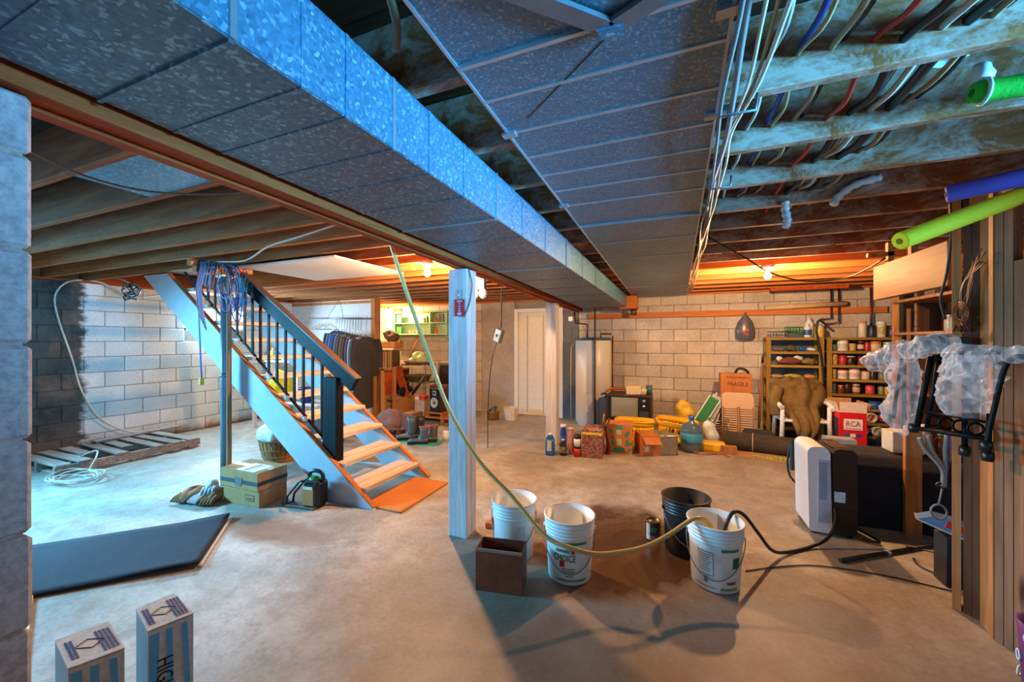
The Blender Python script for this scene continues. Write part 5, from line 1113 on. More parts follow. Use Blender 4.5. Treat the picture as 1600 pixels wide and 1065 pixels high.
# left unit: trays, rags, small parts
def clump(label, x_, z_, rad, mat, n_=1): return MB().ell((0, 0, rad[2]), rad, 14, 9, rad[2] * .6, 14, flat=.001).obj('bundle_of_rags' if n_ == 1 else 'small_parts', mat, loc=(x_, 6.78, z_ + .0245), label=label, cat='bundle')
clump('grey rag at the left of the upper left shelf', 1.45, 1.255, (.09, .08, .03), m_weave('rag_grey', c(80, 76, 72), c(130, 124, 116), 30))
clump('dark rag in the middle of the upper left shelf', 1.60, 1.255, (.07, .07, .045), m_weave('rag_dark', c(60, 56, 48), c(104, 98, 84), 30))
clump('blue pouch on the upper left shelf', 1.73, 1.255, (.045, .05, .035), BLU, 2); clump('white parts heap at the right of the upper left shelf', 1.84, 1.255, (.06, .06, .03), WHITEP, 2)
clump('red-brown heap of hardware on the second left shelf', 1.58, 1.06, (.17, .08, .055), m_weave('hw_red', c(80, 44, 34), c(140, 84, 66), 20), 2); clump('white rag on top of the left hardware heap', 1.46, 1.09, (.05, .05, .045), FILMW); clump('olive rag at the right of the second left shelf', 1.81, 1.06, (.09, .08, .05), m_weave('rag_olive', c(100, 88, 40), c(150, 134, 70), 20)); clump('pale plastic bag on the second left shelf', 1.68, 1.09, (.07, .06, .05), FILMW, 2)
clump('yellow-green cloth on the third left shelf', 1.62, .86, (.12, .09, .035), m_weave('rag_yellow', c(150, 140, 50), c(196, 186, 90), 20)); clump('orange packet at the right of the third left shelf', 1.82, .86, (.08, .07, .035), m_weave('pk_orange', c(176, 110, 60), c(210, 160, 110), 20), 2); clump('tan rag at the left of the third left shelf', 1.43, .86, (.09, .08, .03), m_weave('rag_tan', c(150, 128, 96), c(190, 170, 136), 20))
tr_ = T('wire_tray', 'grey wire tray on top of the left storage shelf', 'tray', (1.43, 6.80, 1.48)); MB().box(-.11, -.09, 0, .11, .09, .012).obj('tray_base', STEEL, tr_)
for k in range(7): MB().tube([(-.10 + .034 * k, -.09, .01), (-.10 + .034 * k, -.095, .085)], .006, 5).obj('tray_wire', STEEL, tr_)
MB().tube([(-.11, -.095, .085), (.115, -.095, .085), (.115, .09, .085), (-.11, .09, .085)], .007, 5, close=True).obj('tray_rim', STEEL, tr_)
gk = T('green_basket', 'small green plastic basket on top of the left storage shelf', 'basket', (1.63, 6.80, 1.48)); MB().box(-.10, -.07, 0, .10, .07, .045, ch=.005).obj('blue_box', flat('box_grey_blue', c(72, 86, 100), .5), gk)
for z_ in (.05, .10, .15): MB().tube([(-.095, -.06, z_), (.095, -.06, z_), (.095, .06, z_), (-.095, .06, z_)], .007, 5, close=True).obj('rim_bar', GRN, gk)
for k in range(6):
    for s_ in (-1, 1): MB().tube([(-.09 + .036 * k, s_ * .06, .05), (-.09 + .036 * k, s_ * .06, .15)], .006, 5).obj('side_bar', GRN, gk)
bottle('detergent_bottle', 'white bottle with a blue label on the left storage shelf', (1.79, 6.78, 1.48), .045, .20, WHITEP, WHITEP, .4, BLU); bottle('detergent_bottle', 'tall white bottle behind the blue-labelled bottle', (1.84, 6.88, 1.48), .05, .30, WHITEP, crm, .4); bottle('detergent_bottle', 'orange-labelled rounded bottle at the right of the left shelf top', (1.93, 6.78, 1.48), .055, .21, crm, WHITEP, .5, YEL)
cable('rubber_hose', 'black hose looping down over the left storage shelf', [(1.99, 6.70, 1.65), (1.90, 6.69, 1.72), (1.87, 6.69, 1.58), (1.90, 6.69, 1.40), (1.94, 6.69, 1.1), (1.96, 6.69, .75)], .014, cab_b, 'hose')

# plastic chair with jacket
ch = T('garden_chair', 'white plastic garden chair under a draped olive jacket', 'chair', (1.55, 6.20, 0), .05)
for (a, b, s_) in ((-.25, -.22, 1), (.25, -.22, 1), (-.22, .22, 1), (.22, .22, 1)): MB().tube([(a * 1.06, b * 1.08, 0), (a, b, .40), (a * 1.0, b, .60 if b < 0 else .42)], [.030, .026, .024], 8).obj('leg', WHITEP, ch)
MB().box(-.26, -.24, .39, .26, .24, .425, ch=.012).obj('seat', WHITEP, ch)
for s_ in (-1, 1): MB().tube(smooth_path([(s_ * .27, -.26, .58), (s_ * .28, -.1, .63), (s_ * .27, .12, .62), (s_ * .25, .24, .58)]), .028, 8).obj('armrest', WHITEP, ch)
MB().grid(lambda u, v: ((u - .5) * .50 * (1 - .15 * v), .24 + .10 * v + .05 * math.cos(PI * (u - .5)), .42 + .46 * v), 10, 8, .02).obj('backrest', WHITEP, ch)
jk = T('olive_jacket', 'olive corduroy jacket thrown over the garden chair', 'jacket', (1.55, 6.16, .44), .05)
OLV = m_weave('corduroy_olive', c(84, 66, 34), c(134, 108, 62), 26)
def jf(u, v):
    w = .31 * (1 - .55 * max(0, v - .55) / .45) * (.62 + .38 * math.sin(PI * min(1, v * 1.6 + .22))) ; a = (u - .5) * 2
    z = .50 - .70 * v - .04 * a * a; y = .26 - .50 * min(1, v * 1.15) - .08 * (1 - a * a) + .025 * math.sin(u * 17 + v * 5) + .02 * math.sin(v * 13)
    return (a * w + .015 * math.sin(v * 11), y, max(z, -.30) + .018 * math.sin(u * 23))
MB().grid(jf, 30, 26, .018).obj('draped_body', OLV, jk)
MB().ell((0, .20, .36), (.30, .12, .12), 18, 10, .05, 6).obj('collar_fold', OLV, jk); MB().tube(smooth_path([(-.24, .02, .36), (-.31, -.08, .2), (-.30, -.10, .02)]), [.07] * 11, 9).obj('sleeve', OLV, jk)
MB().box(-.20, -.1, 0, .16, .1, .22, ch=.03).obj('dark_bundle', m_weave('dark_bundle', c(30, 32, 36), c(64, 66, 70), 20), loc=(1.10, 6.14, 0), label='dark cloth bundle on the floor left of the garden chair', cat='bundle')
bx_ = carton('small_carton', 'grey-blue carton on the floor before the garden chair', .26, .18, .36, (1.70, 5.35, 0), .0, flat('carton_blue_grey', c(140, 150, 158), .6)); MB().box(-.12, -.092, .05, -.02, -.0905, .22).obj('printed_panel', BLU, bx_)
# red box
rx_ = T('red_carton', 'tall bright red open carton lettered RCA', 'carton', (1.985, 6.02, 0), .02)
REDB = flat('carton_bright_red', c(214, 22, 30), .45, 0, .04)
for (a, b, d_, e, nm) in ((-.13, -.19, .13, -.185, 'front_panel'), (-.13, .185, .13, .19, 'rear_panel'), (-.13, -.185, -.125, .185, 'side_panel'), (.125, -.185, .13, .185, 'side_panel')): MB().box(a, b, 0, d_, e, .58).obj(nm, REDB, rx_)
MB().box(-.125, -.185, .002, .125, .185, .01).obj('box_floor', CARD, rx_)
for (a, b, d_, e) in ((-.131, -.1925, .131, -.1902), ): MB().box(a, b, .575, d_, e, .70).obj('white_flap', flat('flap_white', c(222, 200, 184), .6), rx_)
m = MB(); m.obb((-.145, 0, .63), (.006, .36, .12), Matrix.Rotation(R(-14), 3, 'Y')); m.obj('side_flap', flat('flap_white', c(222, 200, 184), .6), rx_)
m = MB(); m.obb((.155, 0, .63), (.006, .36, .12), Matrix.Rotation(R(22), 3, 'Y')); m.obj('side_flap', CARD, rx_)
m = MB(); m.obb((0, .2, .64), (.25, .006, .13), Matrix.Rotation(R(-12), 3, 'X')); m.obj('rear_flap', CARD, rx_)
MB().box(-.09, -.1925, .37, .09, -.1905, .50).obj('logo_panel', WHITEP, rx_); letters('RCA', .085, RED, rx_, (0, -.194, .44), FRONT, .85); MB().box(-.08, -.1938, .382, .08, -.1926, .388).obj('printed_line', RED, rx_)
for k, mt in enumerate((BLU, WHITEP, flat('print_violet', c(70, 60, 150), .5))): MB().box(-.085 + .058 * k, -.1925, .285, -.035 + .058 * k, -.1905, .325).obj('printed_square', mt, rx_)
MB().box(-.1325, -.16, .2, -.1305, .16, .5).obj('side_print', flat('print_dark', c(60, 40, 60), .5), rx_)
# rolled carpets
RUG = m_weave('rug_brown_black', c(40, 34, 30), c(84, 70, 58), 40)
dr = T('carpet_roll', 'long dark carpet roll lying before the garden chair', 'carpet', (1.24, 5.80, .115), 0, None, (0, 0, R(-11)))
MB().lathe([(.03, -.62), (.07, -.625), (.07, -.62), (.112, -.625), (.115, -.6), (.115, .6), (.11, .62), (.0001, .62)], 26, M3=Matrix.Rotation(R(90), 3, 'Y')).obj('roll', RUG, dr); MB().tube([(-.28, .118 * math.cos(q * PI / 10), .118 * math.sin(q * PI / 10)) for q in range(20)], .005, 5, close=True).obj('tie_string', crm, dr)
MB().prism([(-.55, .05), (-.1, -.10), (.15, -.16), (.65, -.08), (.65, .2), (-.4, .2)], 'z', 0, .008).obj('cardboard_sheet', CARD, loc=(1.1, 5.58, 0), label='flat cardboard sheet poking out under the carpet roll', cat='cardboard')
MB().prism([(-.2, -.02), (.05, -.08), (.3, -.04), (.3, .08), (-.2, .08)], 'z', 0, .004).obj('printed_paper', m_print('paper_colour', c(206, 186, 60), c(60, 140, 140), (9, 9, 9), .52), loc=(1.12, 5.57, .009), label='yellow and teal printed paper on the cardboard sheet', cat='paper')
NAVY = m_weave('carpet_navy', c(20, 22, 32), c(46, 48, 60), 70)
cp = T('folded_carpet', 'big folded dark navy carpet behind the dehumidifier', 'carpet', (1.95, 4.03, 0))
def cpf(u, v):
    a = PI * v; prof = [(-.23, 0), (-.24, .30), (-.22, .44), (-.15, .51), (-.02, .53), (.12, .53), (.19, .46), (.22, .25), (.22, 0)]
    t_ = v * (len(prof) - 1); i = min(int(t_), len(prof) - 2); f = t_ - i
    y_ = prof[i][0] * (1 - f) + prof[i + 1][0] * f; z_ = prof[i][1] * (1 - f) + prof[i + 1][1] * f
    return (-.68 + 1.36 * u, y_ + .012 * math.sin(u * 8), z_ + .02 * math.sin(u * 4 + 1) * (1 if z_ > .1 else 0))
m = MB(); m.grid(cpf, 20, 32)
for u in (0, 1): m.add([cpf(u, q / 32) for q in range(33)], [tuple(range(33)) if u else tuple(range(33))[::-1]])
m.obj('outer_fold', NAVY, cp)
for k in range(3): MB().grid(lambda u, v, k=k: (-.682 - .001, -.18 + .08 * k + .02 * math.sin(6 * v), .02 + (.46 - .02 * k) * v), 2, 10, .006).obj('fold_edge', RUG, cp)
carton('small_carton', 'cream carton resting on the folded navy carpet', .20, .16, .16, (1.70, 4.06, .55), .05, flat('carton_cream', c(206, 190, 166), .6))
MB().box(-.05, -.06, 0, .05, .06, .18, ch=.003).obj('blue_carton', flat('carton_royal', c(20, 70, 190), .5), loc=(2.04, 4.05, .55), label='royal blue carton on the folded carpet at the right', cat='carton')
bottle('detergent_bottle', 'white bottle with yellow label behind the bench leg', (1.83, 4.08, .55), .05, .22, crm, WHITEP, .45, YEL); bottle('detergent_bottle', 'small green-capped bottle on the folded carpet', (1.93, 4.06, .55), .04, .16, amber, GRN, .5); bottle('detergent_bottle', 'yellow bottle behind the royal blue carton', (2.14, 4.08, .55), .06, .28, YEL, RED, .5)

# =================================================================== PAILS
PAILW = flat('pail_white', c(226, 228, 226), .38, 0, .03); PAILB = flat('pail_black', c(28, 28, 30), .4)
PAILIN = flat('pail_inside', c(206, 204, 178), .5)
def pail(label, loc, rz, mat, r=.148, h=.37, handle=1.0, bottom=.87):
    o = T('bucket', label, 'bucket', loc, rz, 'five-gallon pails on the floor')
    rb = r * bottom; k = lambda z: rb + (r - rb) * z / h
    prof = [(rb - .012, 0), (rb, .008), (k(h * .72), h * .72)]
    for q in range(4):
        z0 = h * (.74 + .055 * q); prof += [(k(z0), z0), (k(z0) + .005, z0 + .004), (k(z0) + .005, z0 + .008), (k(z0), z0 + .012)]
    prof += [(r, h - .006), (r + .006, h - .004), (r + .006, h), (r - .002, h)]
    inner = [(r - .004, h), (rb - .006, .02), (.0001, .018)]
    MB().lathe(prof[:-1] + [(r - .001, h)], 40).f and None
    m = MB(); n = 40; full = prof + inner; vs = []; fs = []
    for (a, z) in full: vs += [(a * math.cos(2 * PI * j / n), a * math.sin(2 * PI * j / n), z) for j in range(n)]
    for i in range(len(full) - 1):
        for j in range(n): fs.append((i * n + j, i * n + (j + 1) % n, (i + 1) * n + (j + 1) % n, (i + 1) * n + j))
    fs.append(tuple(range(n))[::-1]); m.add(vs, fs, True); m.obj('shell', mat, o)
    MB().tube([((r + .004) * math.cos(q * PI / 20), (r + .004) * math.sin(q * PI / 20), h) for q in range(40)], .0055, 6, close=True).obj('rim', mat, o)
    rr = k(h * .80) + .012; zz = h * .80
    pts = [(rr * math.cos(a), -rr * math.sin(a) * handle, zz - .21 * math.sin(a)) for a in [PI * q / 16 for q in range(17)]]
    pts = [(x * 1.0, min(y, -math.sqrt(max(0, (k(max(z, .02)) + .008) ** 2 - x * x)) if abs(x) < k(max(z, .02)) else y), z) for x, y, z in pts]
    MB().tube(pts, .003, 6).obj('wire_handle', STEEL, o)
    for s_ in (-1, 1): MB().lathe([(.012, 0), (.012, .010), (.0001, .011)], 10, (s_ * (rr - .008), 0, zz), M3=Matrix.Rotation(s_ * R(90), 3, 'Y')).obj('handle_boss', mat, o)
    return o, k
def wrap(o, k, z0, z1, a0, a1, mat, name, off=.0015):
    m = MB(); m.grid(lambda u, v: ((k(z0 + (z1 - z0) * v) + off) * math.sin(a0 + (a1 - a0) * u), -(k(z0 + (z1 - z0) * v) + off) * math.cos(a0 + (a1 - a0) * u), z0 + (z1 - z0) * v), max(2, int(abs(a1 - a0) * 8)), 2); return m.obj(name, mat, o)
GRT = flat('print_teal', c(52, 140, 116), .5); DGR = flat('print_dark_green', c(24, 96, 62), .5); OLB = flat('print_olive', c(110, 140, 84), .5)
pb, kb = pail('white pail with green CHOICE lettering in the wet patch', (-.585, 2.345, 0), R(14), PAILW)
wrap(pb, kb, .245, .262, -.55, .75, GRT, 'printed_band'); wrap(pb, kb, .028, .042, -.62, .80, OLB, 'printed_band')
letters('CHOICE', .058, DGR, pb, None, None, .62, (kb, -.22, .165), depth=.001); letters("OWNER'S", .028, DGR, pb, None, None, .8, (kb, -.24, .208), depth=.001)
wrap(pb, kb, .115, .150, -.42, -.22, RED, 'printed_leaf', .003); wrap(pb, kb, .195, .225, .10, .22, RED, 'printed_leaf', .003)
for q in range(4): wrap(pb, kb, .100 - .014 * q, .106 - .014 * q, -.35 + .05 * q, .25 - .03 * q, flat('print_grey', c(110, 118, 120), .5), 'printed_line', .002)
wrap(pb, kb, .07, .20, .95, 1.3, flat('print_faint', c(196, 200, 200), .5), 'printed_panel', .002)
pc, kc = pail('plain white pail behind the rusty brown bin', (-.985, 2.43, 0), R(10), PAILW, .145, .37)
wrap(pc, kc, .12, .24, .35, .75, flat('print_faint', c(196, 200, 200), .5), 'printed_panel', .002)
pw, kw = pail('white pail with a printed text panel, nearest the dehumidifier', (.235, 2.60, 0), R(-10), PAILW)
wrap(pw, kw, .10, .235, -.60, .02, flat('print_slate', c(120, 150, 166), .5), 'printed_panel', .002); wrap(pw, kw, .106, .229, -.575, -.005, PAILW, 'printed_panel', .003)
for q in range(8): wrap(pw, kw, .215 - .0135 * q, .221 - .0135 * q, -.54, -.06 - .05 * (q % 3), flat('print_slate', c(120, 150, 166), .5), 'printed_line', .004)
wrap(pw, kw, .245, .262, .3, 1.05, GRT, 'printed_band'); wrap(pw, kw, .025, .038, .3, 1.05, OLB, 'printed_band'); wrap(pw, kw, .150, .21, .78, 1.10, DGR, 'printed_panel', .002); wrap(pw, kw, .055, .09, -.36, -.2, flat('print_grey', c(110, 118, 120), .5), 'barcode', .002); wrap(pw, kw, .06, .075, .55, .95, flat('print_brown', c(104, 92, 84), .5), 'printed_line', .002)
wrap(pw, kw, .03, .034, -.8, 0.1, flat('print_brown', c(104, 92, 84), .5), 'printed_line', .002)
MB().lathe([(.0001, 0), (.128, 0)], 36).obj('pail_liner', PAILIN, pw, (0, 0, .022))
pk_, kk = pail('black pail standing behind the printed white pail', (.085, 2.915, 0), R(20), PAILB, .150, .37)
MB().lathe([(.0001, 0), (.137, 0)], 30).obj('water', flat('dark_water', c(16, 18, 22), .05), pk_, (0, 0, .24))
pt = T('paint_tin', 'small paint tin with a green and purple label before the black pail', 'tin', (-.13, 3.0, 0)); MB().lathe([(.055, 0), (.055, .13), (.057, .135), (.048, .135), (.048, .12), (.0001, .12)], 24).obj('body', flat('tin_olive', c(104, 92, 60), .35, .5), pt)
for (a0, a1, z0, z1, mt) in ((-.9, -.35, .01, .125, WHITEP), (-.34, .5, .07, .10, GRN), (-.34, .5, .04, .07, flat('tin_violet', c(70, 50, 120), .4)), (-.34, .5, .01, .04, flat('tin_gold', c(170, 120, 50), .4))):
    wrap(pt, lambda z: .055, z0, z1, a0, a1, mt, 'label_patch', .001)
MB().tube([(.055, 0, .11), (.03, -.05, .05), (-.03, -.05, .05), (-.055, 0, .11)], .002, 5).obj('wire_handle', STEEL, pt)
# rusty bin
bi = T('rusty_bin', 'square rusty brown metal bin at the foot of the near post', 'bin', (-.925, 2.085, 0), .17)
RUST = flat('rust_brown', c(124, 62, 34), .6, 0, .3, 9); w, d_ = .135, .075
for (a, b, e, f, nm) in ((-w, -d_, w, -d_ + .006, 'front_side'), (-w, d_ - .006, w, d_, 'rear_side'), (-w, -d_ + .006, -w + .006, d_ - .006, 'end_side'), (w - .006, -d_ + .006, w, d_ - .006, 'end_side')): MB().box(a, b, 0, e, f, .235).obj(nm, RUST, bi)
MB().box(-w + .006, -d_ + .006, .003, w - .006, d_ - .006, .01).obj('bin_floor', RUST, bi); MB().box(-w - .002, -d_ - .003, .225, w + .002, -d_ + .006, .243, ch=.002).obj('worn_lip', flat('lip_pale', c(150, 128, 112), .5), bi)
# timber scraps and ball beside the pail
for k, (lb, p, sz, a) in enumerate((('short orange timber block beside the near post', (-1.25, 2.72, .02), (.16, .07, .038), .2), ('upper orange timber block stacked beside the near post', (-1.22, 2.71, .059), (.13, .06, .035), -.3), ('orange timber offcut between the two white pails', (-.76, 2.62, .03), (.14, .12, .06), .5))):
    m = MB(); m.obb((0, 0, 0), sz, Matrix.Rotation(a, 3, 'Z'), .003); m.obj('timber_block', LUMBERX, loc=p, label=lb, cat='block')
bl_ = T('pink_light_bulb', 'pink plastic bulb beside the plain white pail', 'ball', (-1.19, 2.68, .077)); MB().ell((0, 0, .035), (.025, .025, .035)).obj('bulb', flat('bulb_pink', c(190, 80, 96), .4), bl_); MB().box(-.015, -.015, 0, .015, .015, .012).obj('base', BLACKP, bl_)
# hoses
VINYL = flat('vinyl_hose', c(202, 166, 100), .25, 0, .05, trans=.0, coat=.4)
cable('drain_hose', 'clear yellow vinyl hose slanting from the beam into the pail', [(-1.64, 1.92, 2.195), (-1.63, 1.93, 2.105), (-1.515, 2.0, 1.679), (-1.398, 2.05, 1.32), (-1.288, 2.10, .997), (-1.10, 2.13, .70), (-.874, 2.12, .515), (-.657, 2.06, .358), (-.513, 2.06, .316), (-.386, 2.12, .278), (-.264, 2.22, .263), (-.136, 2.32, .272), (-.019, 2.40, .322), (.073, 2.47, .375), (.13, 2.50, .40), (.20, 2.55, .36), (.24, 2.58, .2)], .0125, VINYL, 'hose', 10)
cable('drain_hose', 'black drain hose from the dehumidifier into the printed pail', [(.27, 2.62, .25), (.33, 2.68, .385), (.40, 2.74, .37), (.50, 2.86, .22), (.60, 2.98, .07), (.72, 3.12, .015), (.88, 3.26, .015), (1.00, 3.34, .06), (1.07, 3.42, .16), (1.09, 3.50, .22)], .011, cab_b, 'hose', 8)
cable('power_cord', 'thin dark cord on the floor beneath the drain hose', [(.42, 2.78, .006), (.6, 2.9, .006), (.85, 3.02, .006), (1.2, 3.05, .006), (1.5, 3.0, .006)], .004, cab_b, 'cord')

# =================================================================== DEHUMIDIFIER
dh = T('dehumidifier', 'white and black dehumidifier standing on the bare floor', 'dehumidifier', (1.09, 3.68, 0))
def rbox(x0, x1, y0, y1, z0, z1, r, lean=0.0):
    pr_ = []
    for (cx, cz, a0) in ((x1 - r, z0 + .02, -90), (x1 - r, z1 - r, 0), (x0 + r, z1 - r, 90), (x0 + r, z0 + .02, 180)):
        rr = r if cz > z0 + .05 else .02
        for q in range(5):
            a = R(a0 + 22.5 * q); xx = (cx if rr == r else (x1 - .02 if cx > (x0 + x1) / 2 else x0 + .02)) + rr * math.cos(a); zz = cz + rr * math.sin(a); pr_.append((xx + lean * zz, zz))
    return MB().prism(pr_, 'y', y0, y1)
DHW = flat('appliance_white', c(222, 222, 222), .35, 0, .03); DHB = flat('appliance_black', c(30, 26, 26), .3)
rbox(-.15, -.012, -.17, .17, .025, .65, .05, -.02).obj('front_shell', DHW, dh); rbox(-.01, .135, -.165, .165, .03, .645, .05).obj('rear_shell', DHB, dh)
MB().box(-.10, -.1745, .10, -.025, -.171, .56, ch=.002).obj('grille_panel', flat('appliance_lilac', c(176, 184, 204), .4), dh)
for k in range(22): MB().box(-.092, -.1765, .27 + .0125 * k, -.045, -.1742, .274 + .0125 * k).obj('grille_slot', flat('slot_grey', c(96, 102, 120), .5), dh)
MB().box(.0, -.1675, .26, .065, -.1655, .335).obj('rating_label', m_print('rating_label', c(216, 220, 224), c(90, 130, 180), (12, 12, 60), .56), dh)
MB().box(.0, -.1668, .205, .125, -.1652, .212).obj('shell_seam', BLACKP, dh)
for k in range(6): MB().box(.005 + .018 * k, -.1, .6425, .013 + .018 * k, .1, .648).obj('top_vent', flat('vent_brown', c(104, 72, 58), .5), dh)
for (a, b) in ((-.11, -.12), (.1, -.12), (-.11, .12), (.1, .12)): MB().lathe([(.018, 0), (.018, .03)], 12, (a, b, 0)).obj('foot', BLACKP, dh)
MB().box(.136, -.12, .33, .150, -.08, .40, ch=.004).obj('hose_port', WHITEP, dh)
MB().tube(smooth_path([(-.06, .20, .62), (-.16, .21, .6), (-.20, .20, .45), (-.19, .19, .32), (-.14, .18, .25)]), .008, 6).obj('power_cord', BLACKP, dh)
MB().box(-.19, .172, .36, -.11, .20, .60, ch=.012).obj('rear_handle', BLACKP, dh)
MB().tube(smooth_path([(.13, -.05, .06), (.22, -.1, .03), (.25, -.18, .02), (.14, -.17, .02)]), .010, 6).obj('cord_loop', cab_b, dh)
# stick and cords on the floor
stk = T('tent_pole', 'long dark jointed pole lying on the floor by the stud wall', 'pole', (1.0, 3.13, .014)); dv = Vector((.93, .66, 0))
MB().tube([(0, 0, 0), dv * .55], .013, 8).obj('pole_section', flat('pole_black', c(34, 36, 36), .4), stk); MB().tube([dv * .55, dv], .010, 8).obj('pole_section', flat('pole_black', c(34, 36, 36), .4), stk); MB().tube([dv * .35, dv * .37], .017, 8).obj('pole_collar', WHITEP, stk)
cable('power_cord', 'dark cord curling on the floor between pole and studs', [(1.46, 3.36, .006), (1.45, 3.25, .006), (1.55, 3.15, .006), (1.68, 3.12, .006)], .006, cab_b, 'cord'); cable('power_cord', 'pale brown cord on the floor behind the pole', [(1.5, 3.55, .006), (1.62, 3.52, .006), (1.75, 3.46, .006)], .005, cab_t, 'cord')

# =================================================================== STUD PARTITION ON THE RIGHT
pt_ = T('stud_partition', 'unfinished stud partition of bare wood planks on the right', 'partition', (1.42, 2.70, 0))
def slab(p, q, th, h0, h1, mat, nm):
    a = Vector((p[0] - 1.42, p[1] - 2.70, 0)); b = Vector((q[0] - 1.42, q[1] - 2.70, 0)); e = (b - a).normalized(); n_ = Vector((-e.y, e.x, 0)) * th
    m = MB(); m.add([x + Vector((0, 0, z)) for z in (h0, h1) for x in (a, b, b + n_, a + n_)], [(3, 2, 1, 0), (4, 5, 6, 7), (0, 1, 5, 4), (1, 2, 6, 5), (2, 3, 7, 6), (3, 0, 4, 7)]); return m.obj(nm, mat, pt_)
slab((1.383, 2.822), (1.412, 2.808), .09, 0, 2.195, STUDW, 'stud')
slab((1.416, 2.800), (1.436, 2.775), .05, 0, 2.195, PLANKD, 'plank'); slab((1.437, 2.773), (1.457, 2.748), .05, 0, 2.195, PLANKD, 'plank')
slab((1.446, 2.735), (1.421, 2.604), .038, 0, 2.195, STUDW, 'stud')
slab((1.424, 2.598), (1.438, 2.572), .06, 0, 2.195, PLANKG, 'plank'); slab((1.440, 2.570), (1.456, 2.545), .06, 0, 2.195, PLANKG, 'plank')
for k in range(3): slab((1.458 + .012 * k, 2.543 - .075 * k), (1.468 + .012 * k, 2.47 - .075 * k), .05, 0, 2.195 if k else 1.8, PLANKG if k == 0 else PLANKD, 'plank')
MB().box(.03, -.01, 1.60, .055, .85 + .28, 1.60 + .0).v and None
MB().box(.01, .256, 1.742, .05, 1.13, 1.997, ch=.004).obj('header_board', LUMBER, pt_)
MB().box(.055, 1.02, 1.997, .09, 1.06, 2.16).obj('cleat', STUDW, pt_); MB().box(.055, .72, 1.997, .09, .76, 2.16).obj('cleat', STUDW, pt_); MB().box(-.06, 1.02, 2.06, .09, 1.06, 2.09).obj('cleat', STUDW, pt_)
MB().box(.17, 1.06, 0, .265, 1.10, .80, ch=.003).obj('short_post', STUDW, pt_); MB().box(.01, -.2, 2.10, .06, .25, 2.195).obj('cleat', STUDW, pt_)
MB().box(0.06, -.26, 1.76, .2, -.215, 1.82, ch=.003).obj('blue_block', flat('block_blue', c(120, 170, 196), .6), pt_)
# frame and shelf of jars beyond the partition
jf_ = T('jar_shelf', 'rough wooden shelf frame by the panelled wall beyond the studs', 'shelf', (2.82, 5.2, 0))
for (a, b) in ((-.35, .9), (-.12, .9), (-.35, -.2), (.3, .9)): MB().box(a, b, 0, a + .05, b + .04, 2.19).obj('upright', STUDW if a < -.2 else PLANKD, jf_)
MB().box(-.36, -.2, 1.50, .38, .95, 1.53).obj('shelf_board', PLANKG, jf_); MB().box(-.36, -.2, 1.88, .38, .95, 1.91).obj('shelf_board', PLANKG, jf_); MB().box(-.36, -.2, .85, .38, .95, .88).obj('shelf_board', PLANKD, jf_)
for k in range(5):
    o = T('glass_jar', oc[k] + ' clear glass jar from the right on the rough shelf beyond the studs', 'jar', (2.62 - .0, 4.98 + .1 * (4 - k), 1.531), 0, 'glass jars beyond the studs'); MB().lathe([(.04, 0), (.042, .01), (.042, .11), (.03, .14), (.03, .15)], 14).obj('body', flat('clear_glass', c(190, 196, 190), .08, 0, .1, 9, trans=.6), o); MB().lathe([(.033, .15), (.033, .17), (.0001, .171)], 14).obj('lid', CHROME, o)
MB().box(-.1, -.012, -1.45, .1, .012, .45).obj('panel_offcut', flat('panel_red_brown', c(86, 52, 42), .5), loc=(2.93, 6.30, 1.45), label='dark red-brown panel standing beyond the right storage shelf', cat='panel')
MB().box(-.012, -.02, -1.55, .012, .02, .3).obj('thin_stick', STUDW, loc=(2.83, 6.62, 1.55), label='thin pale stick standing right of the storage shelves', cat='stick')
MB().box(-.02, -.1, 0, .02, .1, 2.15).obj('green_board', flat('board_green', c(54, 76, 50), .6), loc=(2.84, 6.92, .0), label='dark green board standing right of the storage shelves', cat='board')
# foam noodles
def noodle(label, a, b, r, col):
    a, b = Vector(a), Vector(b); d_ = (b - a); q = d_.to_track_quat('Z', 'Y')
    o = T('foam_noodle', label, 'foam noodle', a, 0, 'foam pool noodles', q.to_euler()); L = d_.length; mt = m_weave('foam_' + label.split()[0], col, tuple(min(1, x * 1.25) for x in col[:3]) + (1,), 60, .8, .3)
    n = 28; pr_ = [(r * .32, .06), (r * .32, 0), (r * .9, 0), (r, .01), (r, L)]
    MB().lathe([(r * .9, 0), (r, .01), (r, L - .01), (r * .9, L)], n).obj('foam_body', mt, o); MB().lathe([(r * .34, 0), (r * .34, .002), (.0001, .002)], 16, (0, 0, -.003)).obj('core_hole', flat('hole_' + label.split()[0], tuple(x * .25 for x in col[:3]) + (1,), .8), o); return o
noodle('yellow foam noodle slanting up in front of the stud partition', (.917, 2.216, 1.865), (1.462, 2.441, 2.087), .038, c(236, 206, 16))
noodle('purple foam noodle above the yellow one before the studs', (1.138, 2.362, 2.088), (1.45, 2.243, 2.115), .037, c(86, 84, 190))
noodle('green foam noodle tied up between the right-hand joists', (.875, 1.69, 2.212), (2.1, 1.72, 2.19), .032, c(30, 176, 40))
tg = T('noodle_tie', 'white plastic tie knotted round the green noodle end', 'tie', (.90, 1.69, 2.212)); MB().tube([(0, .036 * math.cos(q * PI / 7), .036 * math.sin(q * PI / 7)) for q in range(14)], .006, 5, close=True).obj('loop', FILMW, tg); MB().ell((0, 0, .055), (.025, .02, .035), 12, 8, .015, 30).obj('knot', FILMW, tg)
